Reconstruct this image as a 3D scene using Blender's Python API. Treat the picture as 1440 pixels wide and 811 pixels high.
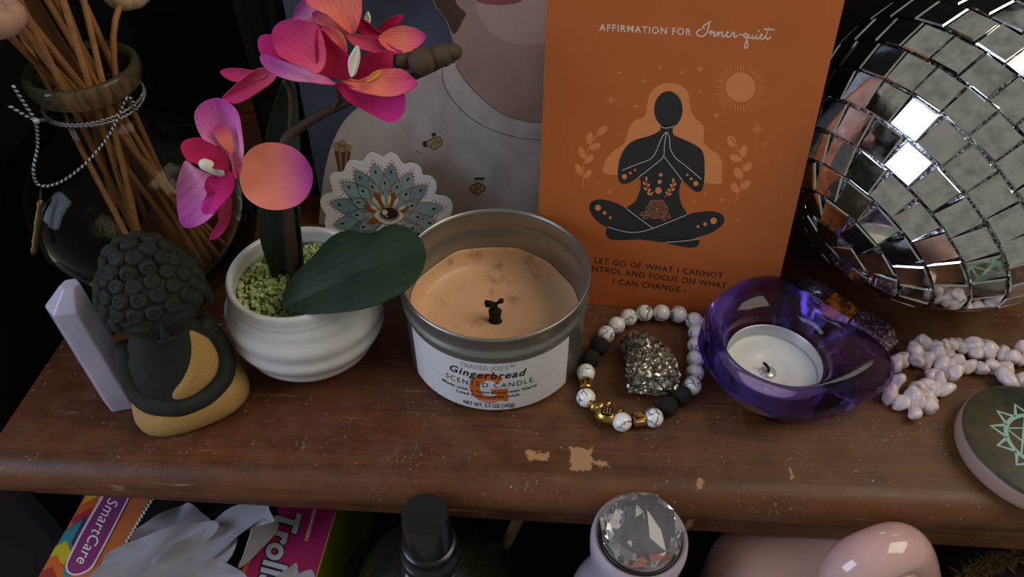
import bpy, bmesh, math, random
from mathutils import Vector, Matrix, Euler, noise, geometry
PI = math.pi
random.seed(7)
scene = bpy.context.scene
for o in list(bpy.data.objects):
    bpy.data.objects.remove(o)
COL = scene.collection

# ------------------------------------------------------------------ camera
PITCH = math.radians(44.8286); FPX = 1060.0; CAMH = 0.26346
cam = bpy.data.cameras.new('camera'); cam_o = bpy.data.objects.new('camera', cam); COL.objects.link(cam_o)
cam_o.location = (0, 0, CAMH); cam_o.rotation_euler = (PI / 2 - PITCH, 0, 0)
cam.sensor_fit = 'HORIZONTAL'; cam.sensor_width = 36.0; cam.lens = FPX / 1440 * 36
cam.clip_start = 0.01; cam.clip_end = 50
scene.camera = cam_o

# ------------------------------------------------------------------ light
scene.view_settings.view_transform = 'Standard'; scene.view_settings.look = 'None'
scene.view_settings.gamma = 1.0; scene.view_settings.use_curve_mapping = False
scene.view_settings.exposure = 0.0
scene.cycles.use_denoising = True
world = bpy.data.worlds.new('room_light'); scene.world = world; world.use_nodes = True
bg = world.node_tree.nodes['Background']
bg.inputs[0].default_value = (0.225, 0.218, 0.198, 1); bg.inputs[1].default_value = 1.0

def area(name, loc, target, size, sy, power, col):
    l = bpy.data.lights.new(name, 'AREA'); l.shape = 'RECTANGLE'; l.size = size; l.size_y = sy
    l.energy = power; l.color = col
    o = bpy.data.objects.new(name, l); COL.objects.link(o); o.location = loc
    o.rotation_euler = (Vector(target) - Vector(loc)).to_track_quat('-Z', 'Y').to_euler()
    return o
# daylight from a window to the left of the shelf, a little in front of it
area('window_daylight', (-1.75, -0.55, 0.85), (0, 0.2, 0.0), 1.0, 1.2, 23.0, (0.62, 0.74, 1.0))
# warm ceiling lamp of the room, up on the right
area('ceiling_lamp', (0.85, 0.08, 1.05), (0.05, 0.2, 0.0), 0.75, 0.75, 7.5, (1.0, 0.90, 0.74))

# ------------------------------------------------------------------ colour and node helpers
def hx(s):
    s = s.lstrip('#'); r = []
    for i in (0, 2, 4):
        c = int(s[i:i + 2], 16) / 255
        r.append(c / 12.92 if c <= 0.04045 else ((c + 0.055) / 1.055) ** 2.4)
    return (r[0], r[1], r[2], 1.0)

class NT:
    def __init__(s, name):
        s.m = bpy.data.materials.new(name); s.m.use_nodes = True
        s.t = s.m.node_tree; s.b = s.t.nodes['Principled BSDF']; s.out = s.t.nodes['Material Output']
    def n(s, typ, **kw):
        nd = s.t.nodes.new(typ)
        for k, v in kw.items():
            setattr(nd, k, v)
        return nd
    def set(s, sock, v):
        if hasattr(v, 'is_output') or isinstance(v, bpy.types.NodeSocket):
            s.t.links.new(v, sock)
        else:
            sock.default_value = v
    def math(s, op, a, b=0.0, c=0.0, clamp=False):
        nd = s.n('ShaderNodeMath', operation=op, use_clamp=clamp)
        s.set(nd.inputs[0], a); s.set(nd.inputs[1], b); s.set(nd.inputs[2], c)
        return nd.outputs[0]
    def coord(s, kind='Object', scale=(1, 1, 1), rot=(0, 0, 0), loc=(0, 0, 0)):
        tc = s.n('ShaderNodeTexCoord'); mp = s.n('ShaderNodeMapping')
        s.t.links.new(tc.outputs[kind], mp.inputs[0])
        mp.inputs['Location'].default_value = loc; mp.inputs['Rotation'].default_value = rot; mp.inputs['Scale'].default_value = scale
        return mp.outputs[0]
    def noise(s, vec, scale, detail=3.0, rough=0.55, dist=0.0):
        nd = s.n('ShaderNodeTexNoise'); s.t.links.new(vec, nd.inputs['Vector'])
        nd.inputs['Scale'].default_value = scale; nd.inputs['Detail'].default_value = detail
        nd.inputs['Roughness'].default_value = rough; nd.inputs['Distortion'].default_value = dist
        return nd.outputs['Fac']
    def vor(s, vec, scale, feature='F1', rnd=1.0):
        nd = s.n('ShaderNodeTexVoronoi', feature=feature); s.t.links.new(vec, nd.inputs['Vector'])
        nd.inputs['Scale'].default_value = scale; nd.inputs['Randomness'].default_value = rnd
        return nd
    def remap(s, v, a, b, c=0.0, d=1.0):
        nd = s.n('ShaderNodeMapRange'); s.set(nd.inputs[0], v)
        for i, q in enumerate((a, b, c, d)):
            nd.inputs[i + 1].default_value = q
        return nd.outputs[0]
    def ramp(s, v, stops):
        nd = s.n('ShaderNodeValToRGB'); s.set(nd.inputs[0], v); e = nd.color_ramp.elements
        while len(e) < len(stops):
            e.new(0.5)
        for i, (p, c) in enumerate(stops):
            e[i].position = p; e[i].color = hx(c) if isinstance(c, str) else c
        return nd.outputs[0]
    def mix(s, f, a, b):
        nd = s.n('ShaderNodeMix', data_type='RGBA')
        s.set(nd.inputs[0], f)
        s.set(nd.inputs[6], hx(a) if isinstance(a, str) else a); s.set(nd.inputs[7], hx(b) if isinstance(b, str) else b)
        return nd.outputs[2]
    def bump(s, h, strength=0.5, dist=0.001, normal=None):
        nd = s.n('ShaderNodeBump'); s.set(nd.inputs['Height'], h)
        nd.inputs['Strength'].default_value = strength; nd.inputs['Distance'].default_value = dist
        if normal is not None:
            s.t.links.new(normal, nd.inputs['Normal'])
        s.t.links.new(nd.outputs[0], s.b.inputs['Normal']); return nd.outputs[0]
    def p(s, **kw):
        names = dict(col='Base Color', rough='Roughness', metal='Metallic', spec='Specular IOR Level', trans='Transmission Weight',
                     ior='IOR', coat='Coat Weight', coatr='Coat Roughness', sss='Subsurface Weight', sssc='Subsurface Scale', sheen='Sheen Weight', alpha='Alpha')
        for k, v in kw.items():
            if k == 'col' and isinstance(v, str):
                v = hx(v)
            s.set(s.b.inputs[names[k]], v)
        return s

MATS = {}
def mat(name, col, rough=0.5, var=None, bump=None, coords='Object', **kw):
    """plain procedural material: base colour broken up by noise, optional fine relief"""
    if name in MATS:
        return MATS[name]
    t = NT(name); v = t.coord(coords)
    c2, sc, amt = var if var else (None, 300.0, 0.10)
    f = t.noise(v, sc, 3.0)
    if c2:
        t.p(col=t.mix(t.remap(f, 0.5 - 0.5 * (1 - amt) - 0.001, 0.5 + 0.5 * (1 - amt) + 0.001), col, c2))
    else:
        a = hx(col); b = tuple(min(1, x * (1 - amt)) for x in a[:3]) + (1,)
        t.p(col=t.mix(f, a, b))
    t.p(rough=rough, **kw)
    if bump:
        t.bump(t.noise(v, bump[0], 4.0), bump[1], bump[2])
    MATS[name] = t.m
    return t.m

# ------------------------------------------------------------------ picture rays: only used to find where things stand
FW = Vector((0, math.cos(PITCH), -math.sin(PITCH))); UP = Vector((0, math.sin(PITCH), math.cos(PITCH))); RT = Vector((1, 0, 0))
CPOS = Vector((0, 0, CAMH))
def ray(px, py):
    return FW + RT * ((px - 720) / FPX) + UP * ((405.5 - py) / FPX)
def onz(px, py, z=0.0):
    d = ray(px, py); return CPOS + d * ((z - CAMH) / d.z)
def ony(px, py, y):
    d = ray(px, py); return CPOS + d * (y / d.y)
def onplane(o, n):
    def f(px, py):
        d = ray(px, py); return CPOS + d * ((o - CPOS).dot(n) / d.dot(n))
    return f
def zoomed(x0, y0, s):
    return lambda pts: [(x0 + p[0] / s, y0 + p[1] / s) for p in pts]

# ------------------------------------------------------------------ objects
ORG = {}
def thing(name, label, cat, loc, group=None):
    o = bpy.data.objects.new(name, None); COL.objects.link(o); o.location = loc
    o.empty_display_size = 0.01
    o['label'] = label; o['category'] = cat
    if group:
        o['group'] = group
    ORG[o] = Vector(loc); return o
def mesh(name, verts, faces, m, origin, smooth=True, sharp=None, uv=None):
    me = bpy.data.meshes.new(name); og = Vector(origin)
    me.from_pydata([tuple(Vector(v) - og) for v in verts], [], faces); me.update()
    ms = m if isinstance(m, (list, tuple)) else [m]
    for q in ms:
        me.materials.append(q)
    if uv:
        l = me.uv_layers.new(name='UVMap')
        for lp in me.loops:
            l.data[lp.index].uv = uv[lp.vertex_index]
    bm = bmesh.new(); bm.from_mesh(me); bmesh.ops.recalc_face_normals(bm, faces=bm.faces); bm.to_mesh(me); bm.free()
    if smooth:
        me.shade_smooth()
        if sharp:
            me.set_sharp_from_angle(angle=math.radians(sharp))
    return me
def part(name, vf, m, parent, smooth=True, sharp=None, subsurf=0, solid=0.0, label=None, uv=None, bevel=0.0, kind=None):
    og = ORG[parent]
    o = bpy.data.objects.new(name, mesh(name, vf[0], vf[1], m, og, smooth, sharp, uv)); COL.objects.link(o)
    o.parent = parent; ORG[o] = og
    mods(o, subsurf, solid, bevel)
    if label:
        o['label'] = label
    if kind:
        o['kind'] = kind
    return o
def mods(o, subsurf=0, solid=0.0, bevel=0.0):
    if bevel:
        b = o.modifiers.new('bevel', 'BEVEL'); b.width = bevel; b.segments = 2; b.limit_method = 'ANGLE'
    if solid:
        b = o.modifiers.new('thickness', 'SOLIDIFY'); b.thickness = solid; b.offset = 0
    if subsurf:
        b = o.modifiers.new('smooth', 'SUBSURF'); b.levels = subsurf; b.render_levels = subsurf
def solo(name, vf, m, label, cat, origin, group=None, kind=None, **kw):
    o = bpy.data.objects.new(name, mesh(name, vf[0], vf[1], m, origin, kw.get('smooth', True), kw.get('sharp'), kw.get('uv'))); COL.objects.link(o)
    o.location = origin; ORG[o] = Vector(origin)
    mods(o, kw.get('subsurf', 0), kw.get('solid', 0), kw.get('bevel', 0))
    if kind:
        o['kind'] = kind
    if label:
        o['label'] = label
    if cat:
        o['category'] = cat
    if group:
        o['group'] = group
    return o
def place(name, me, parent, loc, rot=(0, 0, 0), scale=(1, 1, 1)):
    """one more object on shared mesh data, child of a thing; loc in world"""
    o = bpy.data.objects.new(name, me); COL.objects.link(o); o.parent = parent
    o.location = Vector(loc) - ORG[parent]
    if isinstance(rot, Matrix):
        o.rotation_euler = rot.to_euler()
    else:
        o.rotation_euler = rot
    o.scale = scale; ORG[o] = Vector(loc); return o

# ------------------------------------------------------------------ shapes: all return (verts, faces)
def join(*vfs):
    V, Fc = [], []
    for v, f in vfs:
        k = len(V); V += list(v); Fc += [tuple(i + k for i in q) for q in f]
    return V, Fc
def xf(vf, m):
    return [m @ Vector(v) for v in vf[0]], vf[1]
def loft(rings, cap0=False, cap1=False, closed=True):
    n = len(rings[0]); V = [Vector(p) for r in rings for p in r]; Fc = []
    for i in range(len(rings) - 1):
        for j in range(n if closed else n - 1):
            k = (j + 1) % n
            Fc.append((i * n + j, i * n + k, (i + 1) * n + k, (i + 1) * n + j))
    if cap0:
        Fc.append(tuple(range(n))[::-1])
    if cap1:
        Fc.append(tuple((len(rings) - 1) * n + j for j in range(n)))
    return V, Fc
def lathe(prof, n=64, c=(0, 0, 0), cap0=False, cap1=False):
    c = Vector(c); rings = []
    for r, z in prof:
        rings.append([c + Vector((r * math.cos(2 * PI * j / n), r * math.sin(2 * PI * j / n), z)) for j in range(n)])
    return loft(rings, cap0, cap1)
def box(c, s, rz=0.0):
    c = Vector(c); V = []
    for x in (-1, 1):
        for y in (-1, 1):
            for z in (-1, 1):
                p = Vector((x * s[0] / 2, y * s[1] / 2, z * s[2] / 2)); p.rotate(Euler((0, 0, rz))); V.append(c + p)
    return V, [(0, 1, 3, 2), (4, 6, 7, 5), (0, 4, 5, 1), (2, 3, 7, 6), (0, 2, 6, 4), (1, 5, 7, 3)]
def ellipsoid(c, r, nu=24, nv=14, pw=1.0):
    c = Vector(c); rings = []
    def sp(v):
        return math.copysign(abs(v) ** pw, v)
    for i in range(1, nv):
        a = -PI / 2 + PI * i / nv
        rings.append([c + Vector((r[0] * sp(math.cos(a)) * sp(math.cos(2 * PI * j / nu)), r[1] * sp(math.cos(a)) * sp(math.sin(2 * PI * j / nu)), r[2] * sp(math.sin(a)))) for j in range(nu)])
    V, Fc = loft(rings)
    b = len(V); V.append(c - Vector((0, 0, r[2]))); V.append(c + Vector((0, 0, r[2])))
    for j in range(nu):
        k = (j + 1) % nu
        Fc.append((b, k, j)); Fc.append((b + 1, (nv - 2) * nu + j, (nv - 2) * nu + k))
    return V, Fc
def cat(pts, n=6, closed=False):
    """Catmull-Rom through 2-D or 3-D points"""
    P = [Vector(p) for p in pts]; out = []; N = len(P)
    for i in range(N if closed else N - 1):
        if closed:
            a, b, c, d = P[i - 1], P[i], P[(i + 1) % N], P[(i + 2) % N]
        else:
            a, b, c, d = P[max(i - 1, 0)], P[i], P[i + 1], P[min(i + 2, N - 1)]
        for k in range(n):
            t = k / n
            out.append(0.5 * ((2 * b) + (c - a) * t + (2 * a - 5 * b + 4 * c - d) * t * t + (3 * b - a - 3 * c + d) * t ** 3))
    if not closed:
        out.append(P[-1])
    return out
def tube(path, r, n=8, caps=True, uvs=None):
    P = [Vector(p) for p in path]; rings = []; prev = None
    for i, p in enumerate(P):
        t = (P[min(i + 1, len(P) - 1)] - P[max(i - 1, 0)]).normalized()
        if prev is None:
            ref = Vector((0, 0, 1)) if abs(t.z) < 0.9 else Vector((1, 0, 0)); u = t.cross(ref).normalized()
        else:
            u = (prev - t * prev.dot(t)).normalized()
        prev = u; w = t.cross(u); rr = r[i] if isinstance(r, (list, tuple)) else r
        rings.append([p + (u * math.cos(2 * PI * j / n) + w * math.sin(2 * PI * j / n)) * rr for j in range(n)])
    if uvs is not None:
        L = 0.0
        for i in range(len(P)):
            if i:
                L += (P[i] - P[i - 1]).length
            for j in range(n):
                uvs.append((j / n, L))
    return loft(rings, caps, caps)

# ------------------------------------------------------------------ flat print on a real surface
def fill(polys, f, n, off):
    """polygons in picture coordinates -> filled print on the surface found by f, raised off metres along n"""
    V, Fc = [], []
    for P in polys:
        P = [Vector((p[0], p[1], 0)) for p in P]; k = len(V)
        for t in geometry.tessellate_polygon([P]):
            Fc.append(tuple(i + k for i in t))
        for p in P:
            nn = n(p.x, p.y) if callable(n) else n
            V.append(f(p.x, p.y) + nn * off)
    return V, Fc
def stroke(pts, w):
    """a line of width w as a strip of quads (list of polygons)"""
    P = [Vector((p[0], p[1])) for p in pts]; L, R_ = [], []
    for i in range(len(P)):
        t = (P[min(i + 1, len(P) - 1)] - P[max(i - 1, 0)])
        t = t.normalized() if t.length > 1e-9 else Vector((1, 0)); nn = Vector((-t.y, t.x)) * (w / 2)
        L.append(P[i] + nn); R_.append(P[i] - nn)
    return [[L[i], L[i + 1], R_[i + 1], R_[i]] for i in range(len(P) - 1)]
def disc(x, y, rx, ry=None, a=0.0, n=14):
    ry = rx if ry is None else ry; ca, sa = math.cos(a), math.sin(a)
    return [(x + rx * math.cos(2 * PI * i / n) * ca - ry * math.sin(2 * PI * i / n) * sa, y + rx * math.cos(2 * PI * i / n) * sa + ry * math.sin(2 * PI * i / n) * ca) for i in range(n)]
def star(x, y, r, k=4, inner=0.28):
    return [(x + (r if i % 2 == 0 else r * inner) * math.sin(PI * i / k), y - (r if i % 2 == 0 else r * inner) * math.cos(PI * i / k)) for i in range(2 * k)]
def leaf2(x0, y0, x1, y1, w, n=8, peak=0.5):
    a = Vector((x0, y0)); b = Vector((x1, y1)); t = b - a; nn = Vector((-t.y, t.x)).normalized() * w / 2; A, B = [], []
    for i in range(n + 1):
        s = i / n; q = s ** (math.log(0.5) / math.log(peak)); ww = math.sin(PI * q) ** 0.85
        A.append(a + t * s + nn * ww); B.append(a + t * s - nn * ww)
    return A[:-1] + [b] + B[1:-1][::-1]
_tc = {}
def text2d(body, space=1.0, shear=0.0, bold=0.0):
    key = (body, space, shear, bold)
    if key not in _tc:
        cu = bpy.data.curves.new('lettering', 'FONT'); cu.body = body; cu.space_character = space; cu.shear = shear; cu.offset = bold
        cu.resolution_u = 4
        o = bpy.data.objects.new('lettering', cu); COL.objects.link(o)
        dg = bpy.context.evaluated_depsgraph_get(); me = bpy.data.meshes.new_from_object(o.evaluated_get(dg))
        _tc[key] = ([tuple(v.co[:2]) for v in me.vertices], [tuple(p.vertices) for p in me.polygons])
        bpy.data.objects.remove(o); bpy.data.curves.remove(cu); bpy.data.meshes.remove(me)
    return _tc[key]
CAP = 0.70
def lettering(body, p0, p1, h, f, n, off, arc=0.0, **kw):
    """text from p0 to p1 (baseline, picture coordinates) with capital height h"""
    V, Fc = text2d(body, **kw); x0 = min(v[0] for v in V); x1 = max(v[0] for v in V)
    p0 = Vector(p0); p1 = Vector(p1); d = p1 - p0; u = Vector((d.y, -d.x)).normalized(); out = []
    for v in V:
        s = (v[0] - x0) / (x1 - x0); q = p0 + d * s + u * (v[1] / CAP * h) - u * (arc * 4 * s * (1 - s))
        nn = n(q.x, q.y) if callable(n) else n
        out.append(f(q.x, q.y) + nn * off)
    return out, Fc
# ================================================================== setting
YAW = math.radians(-2.6)
SH_O = Vector((0, 0.162, 0))                       # middle of the line where the flat top turns into the rounded nose
def to_shelf(w):
    v = Vector(w) - SH_O; v.rotate(Euler((0, 0, -YAW))); return v
def from_shelf(l):
    v = Vector(l); v.rotate(Euler((0, 0, YAW))); return v + SH_O

def wood_material():
    t = NT('worn_brown_wood'); v = t.coord('Object')
    g = t.coord('Object', scale=(7, 90, 90)); g2 = t.coord('Object', scale=(25, 420, 420))
    grain = t.noise(g, 1.0, 6.0, 0.62, 0.6); fine = t.noise(g2, 1.0, 4.0, 0.7)
    big = t.noise(v, 11.0, 3.0); mid = t.noise(v, 45.0, 5.0, 0.65)
    base = t.ramp(t.math('ADD', t.math('MULTIPLY', grain, 0.42), t.math('ADD', t.math('MULTIPLY', fine, 0.2), t.math('MULTIPLY', t.noise(v, 75.0, 6.0, 0.7), 0.38))),
                  [(0.30, '#2b1409'), (0.46, '#4a2611'), (0.56, '#61381b'), (0.70, '#784c26')])
    # red finish left in places, dull grey-brown wear in others
    base = t.mix(t.remap(big, 0.44, 0.66, 0.0, 0.60), base, '#5a2c19')
    base = t.mix(t.remap(mid, 0.52, 0.78, 0.0, 0.42), base, '#634a38')
    # warmer brown along the nose; warm light from the right painted in as ochre
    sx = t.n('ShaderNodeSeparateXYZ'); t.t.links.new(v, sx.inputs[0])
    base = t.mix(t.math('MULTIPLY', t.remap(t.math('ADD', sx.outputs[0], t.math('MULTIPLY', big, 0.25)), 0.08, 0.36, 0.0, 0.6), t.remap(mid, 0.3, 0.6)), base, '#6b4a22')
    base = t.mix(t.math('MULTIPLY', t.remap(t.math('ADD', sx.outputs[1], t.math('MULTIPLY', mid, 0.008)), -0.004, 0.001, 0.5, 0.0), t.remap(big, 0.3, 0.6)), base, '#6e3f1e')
    # pale scuffs and scratches
    sc = t.noise(t.coord('Object', scale=(240, 70, 70), rot=(0, 0, 0.25)), 1.0, 5.0, 0.7, 1.2)
    zone = t.noise(v, 26.0, 2.0)
    scm = t.math('MULTIPLY', t.remap(sc, 0.62, 0.72), t.remap(zone, 0.50, 0.62))
    base = t.mix(t.math('MULTIPLY', scm, 0.65), base, '#94826f')
    sc2 = t.noise(t.coord('Object', scale=(30, 500, 300), rot=(0, 0, 1.1)), 1.0, 3.0, 0.6, 0.6)
    base = t.mix(t.math('MULTIPLY', t.remap(sc2, 0.66, 0.74), 0.40), base, '#9a8672')
    # dust specks and dark pin holes
    dv = t.vor(v, 520.0); dn = t.noise(v, 60.0, 3.0); dr = t.noise(v, 310.0, 1.0)
    speck = t.math('MULTIPLY', t.math('LESS_THAN', t.math('ADD', dv.outputs['Distance'], t.math('MULTIPLY', dr, 0.55)), 0.40), t.remap(dn, 0.46, 0.62))
    base = t.mix(t.math('MULTIPLY', speck, 0.55), base, '#b4a596')
    hv = t.vor(v, 150.0); hole = t.math('LESS_THAN', t.math('ADD', hv.outputs['Distance'], t.math('MULTIPLY', dr, 0.3)), 0.165)
    base = t.mix(hole, base, '#120804')
    # bare wood where the finish is chipped off
    sep = t.n('ShaderNodeSeparateXYZ'); t.t.links.new(v, sep.inputs[0])
    wob = t.math('MULTIPLY', t.math('SUBTRACT', t.noise(v, 380.0, 4.0, 0.7), 0.5), 0.0065)
    for (px, py, wx, wy) in ((817, 645, 0.0044, 0.0052), (757, 642, 0.0040, 0.0016), (748, 637, 0.0026, 0.0010), (845, 652, 0.0030, 0.0012), (1112, 664, 0.0003, 0.0030), (985, 679, 0.0010, 0.0022)):
        c = to_shelf(onz(px, py))
        dx = t.math('SUBTRACT', t.math('ABSOLUTE', t.math('SUBTRACT', sep.outputs[0], c.x)), wx)
        dy = t.math('SUBTRACT', t.math('ABSOLUTE', t.math('SUBTRACT', sep.outputs[1], c.y)), wy)
        d = t.math('ADD', t.math('MAXIMUM', dx, dy), wob)
        base = t.mix(t.remap(d, -0.0003, 0.0003, 0.9, 0.0), base, '#ab8058')
    t.p(col=base, rough=t.remap(mid, 0.3, 0.7, 0.36, 0.62), spec=0.42)
    h = t.math('ADD', t.math('MULTIPLY', fine, 0.5), t.math('MULTIPLY', scm, -0.5))
    h = t.math('SUBTRACT', h, hole)
    t.bump(h, 0.35, 0.0006)
    return t.m
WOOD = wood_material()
BLACK = mat('black_paint', '#0b0b0c', 0.8, spec=0.2)
DARKWOOD = mat('dark_brown_boards', '#1a0e0b', 0.7, var=('#0d0706', 30, 0.2), spec=0.2)

shelf = thing('wooden_shelf', 'worn brown wooden shelf board with rounded front edge carrying the trinkets', 'shelf', SH_O)
def shelf_profile():
    p = [(0.275, 0.0), (0.10, 0.0), (0.0, 0.0)]
    for i in range(1, 13):
        a = PI / 2 + PI * i / 12
        p.append((0.0105 * math.cos(a) if i < 12 else 0.0, -0.0105 + 0.0105 * math.sin(a)))
    p += [(0.275, -0.021)]
    return p
sp = shelf_profile(); rings = []
for k in range(25):
    s = k / 24
    rings.append([Vector((-0.2135 + s * 0.60 + (0.010 * y / 0.27 if k == 0 else 0), y, z)) for y, z in sp])
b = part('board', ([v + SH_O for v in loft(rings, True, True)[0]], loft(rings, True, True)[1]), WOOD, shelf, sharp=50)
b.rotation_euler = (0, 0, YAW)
vf = box((0.08, 0.1345, -0.0285), (0.585, 0.275, 0.0148))
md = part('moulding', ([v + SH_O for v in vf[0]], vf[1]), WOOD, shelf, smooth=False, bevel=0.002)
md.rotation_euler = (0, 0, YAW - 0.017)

def slab(name, c, s, m, kind='structure', label=None, cat_=None, rz=YAW, bevel=0.0):
    vf = box((0, 0, 0), s)
    o = solo(name, ([v + Vector(c) for v in vf[0]], vf[1]), m, label, cat_, c, kind=kind, smooth=False, bevel=bevel)
    o.rotation_euler = (0, 0, rz); return o
slab('wall_back', (0.22, 0.446, 0.095), (1.5, 0.012, 0.50), BLACK)
wl = from_shelf((-0.262, 0.158, 0)); slab('wall_left', (wl.x, wl.y, 0.095), (0.012, 0.25, 0.50), BLACK)
slab('floor', (0.22, 0.226, -0.153), (1.5, 0.43, 0.014), DARKWOOD)
# ================================================================== candle in a tin
CX, CY = -0.00712, 0.22897
candle = thing('candle_tin', 'round grey metal tin candle with a white gingerbread label and burnt wick', 'candle', (CX, CY, 0))
TIN = NT('brushed_tin'); v_ = TIN.coord('Object', scale=(1, 1, 60))
TIN.p(col=TIN.mix(TIN.noise(TIN.coord('Object'), 90, 3), '#949288', '#82807a'), metal=0.75, rough=0.36); TIN.bump(TIN.noise(TIN.coord('Object', scale=(40, 40, 900)), 1.0, 2), 0.08, 0.0003)
TIN = TIN.m
outp = [(0.0368, 0.0), (0.0384, 0.0006), (0.0390, 0.0020), (0.0390, 0.0336), (0.0392, 0.0346), (0.0398, 0.0354), (0.0402, 0.0368), (0.0400, 0.0382), (0.0392, 0.0390), (0.0390, 0.0400), (0.0391, 0.0410), (0.0391, 0.0448),
        (0.0396, 0.0458), (0.0400, 0.0466), (0.0399, 0.0475), (0.0394, 0.0478), (0.0388, 0.0474), (0.0384, 0.0464)]
inp = [(0.0383, 0.0455), (0.0383, 0.0412), (0.0386, 0.0400), (0.0392, 0.0380), (0.0390, 0.0360), (0.0382, 0.0345), (0.0381, 0.0300), (0.0381, 0.0100)]
part('tin', lathe(outp + inp, 96, (CX, CY, 0), True, False), TIN, candle, sharp=60)
WAX = NT('candle_wax'); wv = WAX.coord('Object')
wn = WAX.noise(wv, 95, 4, 0.6); wn2 = WAX.noise(wv, 420, 3, 0.6)
wc = WAX.mix(WAX.math('MULTIPLY', WAX.remap(wn, 0.55, 0.72), 0.75), '#dfb088', '#94602f')
wc = WAX.mix(WAX.remap(wn2, 0.6, 0.75, 0, 0.25), wc, '#f0d2a8')
WAX.p(col=wc, rough=0.42, sss=0.15, sssc=0.004); WAX.bump(wn2, 0.25, 0.0008)
WAXM = WAX.m
wr = []
for r, z in ((0.0379, 0.0150), (0.0379, 0.0255), (0.0376, 0.0250), (0.0372, 0.0222), (0.0362, 0.0192), (0.0345, 0.0176), (0.028, 0.0168), (0.018, 0.0163), (0.008, 0.0157), (0.003, 0.0150), (0.0005, 0.0149)):
    ring = []
    for j in range(96):
        a = 2 * PI * j / 96; up = 0.0
        if z > 0.0185:     # wax film climbs the tin wall, highest at the back left
            up = (z - 0.0185) * (0.55 * math.cos(a - 2.35) - 0.35 + 0.35 * noise.noise(Vector((math.cos(a) * 3, math.sin(a) * 3, 0.3))))
        else:
            up = 0.0006 * noise.noise(Vector((math.cos(a) * r * 90, math.sin(a) * r * 90, 1.7)))
        ring.append((CX + r * math.cos(a), CY + r * math.sin(a), z + up))
    wr.append(ring)
part('wax', loft(wr, False, True), WAXM, candle)
CHAR = mat('charred_wick', '#0a0908', 0.9, bump=(900, 0.8, 0.0006))
wb = Vector((CX - 0.0004, CY + 0.0004, 0.0135))
def wob_ring(c, rx, ry, n=10, sd=0):
    return [Vector(c) + Vector((rx * math.cos(2 * PI * j / n), ry * math.sin(2 * PI * j / n), 0)) * (1 + 0.16 * noise.noise(Vector((j * 1.7, sd * 3.1, 0)))) for j in range(n)]
wk = [wob_ring(wb + Vector((0, 0, z)), rx, rx * 0.75, 10, i) for i, (z, rx) in enumerate(((0, 0.0040), (0.0018, 0.0032), (0.0030, 0.0025), (0.0060, 0.0027), (0.0078, 0.0030), (0.0086, 0.0028), (0.0090, 0.0015), (0.0112, 0.0012), (0.0125, 0.0011)))]
wick = part('wick', loft(wk, True, True), CHAR, candle)
tp = wb + Vector((0, 0, 0.0122))
part('wick_curl', join(tube([tp, tp + Vector((-0.0018, 0, 0.0008)), tp + Vector((-0.0042, -0.0005, 0.0016))], [0.001, 0.0011, 0.0012], 7),
                       tube([tp, tp + Vector((-0.002, -0.001, 0)), tp + Vector((-0.0042, -0.001, 0.0001))], [0.0009, 0.0009, 0.0006], 7),
                       tube([tp, tp + Vector((0.0014, 0, 0.0010)), tp + Vector((0.0029, 0, 0.0022)), tp + Vector((0.0033, 0, 0.0030))], [0.0008, 0.0007, 0.0013, 0.0009], 7)), CHAR, wick)
# label: paper wrapped on the tin
LR = 0.0391
PAPER = mat('label_paper', '#d8d8d6', 0.55, var=('#cfcfce', 500, 0.2))
def on_tin(ang, z, r=LR):
    a = math.radians(ang); return Vector((CX + r * math.sin(a), CY - r * math.cos(a), z))
LA0, LA1, LZ0, LZ1 = -61.0, 51.0, 0.0026, 0.0328
lr = []
for i in range(49):
    a = LA0 + (LA1 - LA0) * i / 48
    lr.append([on_tin(a, LZ0, LR), on_tin(a, LZ0, LR + 0.00012), on_tin(a, LZ1, LR + 0.00012), on_tin(a, LZ1, LR)])
lab = part('label', loft(lr, True, True), PAPER, candle, sharp=40)
# label artwork in its own millimetre sheet: x around the tin, y up from the label's foot
LC = -4.0
def lsurf(x, y):
    return on_tin(LC + math.degrees(x / 1000 / LR), LZ0 - y / 1000, LR + 0.00012)
def lnorm(x, y):
    a = math.radians(LC + math.degrees(x / 1000 / LR)); return Vector((math.sin(a), -math.cos(a), 0))
ORANGE = mat('orange_print', '#c8641c', 0.6); INK = mat('black_print', '#17171a', 0.6); GREYINK = mat('grey_print', '#b0b0b2', 0.6); WHITEINK = mat('white_print', '#e6e2dc', 0.6)
gpts = []
for i in range(41):        # the big G: an open ring with a crossbar
    a = math.radians(40 + 292 * i / 40); gpts.append((0.2 + 7.9 * math.cos(a), -14.4 - 9.8 * math.sin(a)))
ginner = []
for i in range(41):
    a = math.radians(34 + 292 * i / 40); ginner.append((0.6 + 4.0 * math.cos(a), -14.4 - 5.4 * math.sin(a)))
G = []
for i in range(40):
    for k in range(6):
        l_ = lambda p, q, s: (p[0] + (q[0] - p[0]) * s, p[1] + (q[1] - p[1]) * s)
        G.append([l_(gpts[i], ginner[i], k / 6), l_(gpts[i + 1], ginner[i + 1], k / 6), l_(gpts[i + 1], ginner[i + 1], (k + 1) / 6), l_(gpts[i], ginner[i], (k + 1) / 6)])
for k in range(8):
    G.append([(1.4 + 0.85 * k, -14.2), (2.25 + 0.85 * k, -14.2), (2.25 + 0.85 * k, -10.8 if k < 4 else -7.4 + 0.25 * k), (1.4 + 0.85 * k, -10.8 if k < 4 else -7.4 + 0.25 * k)])
part('letter_g_print', fill(G, lsurf, lnorm, 0.00006), ORANGE, lab, smooth=False)
L = lambda body, x0, x1, y, h, **kw: lettering(body, (x0, -y), (x1, -y), h, lsurf, lnorm, 0.00014, **kw)
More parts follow.
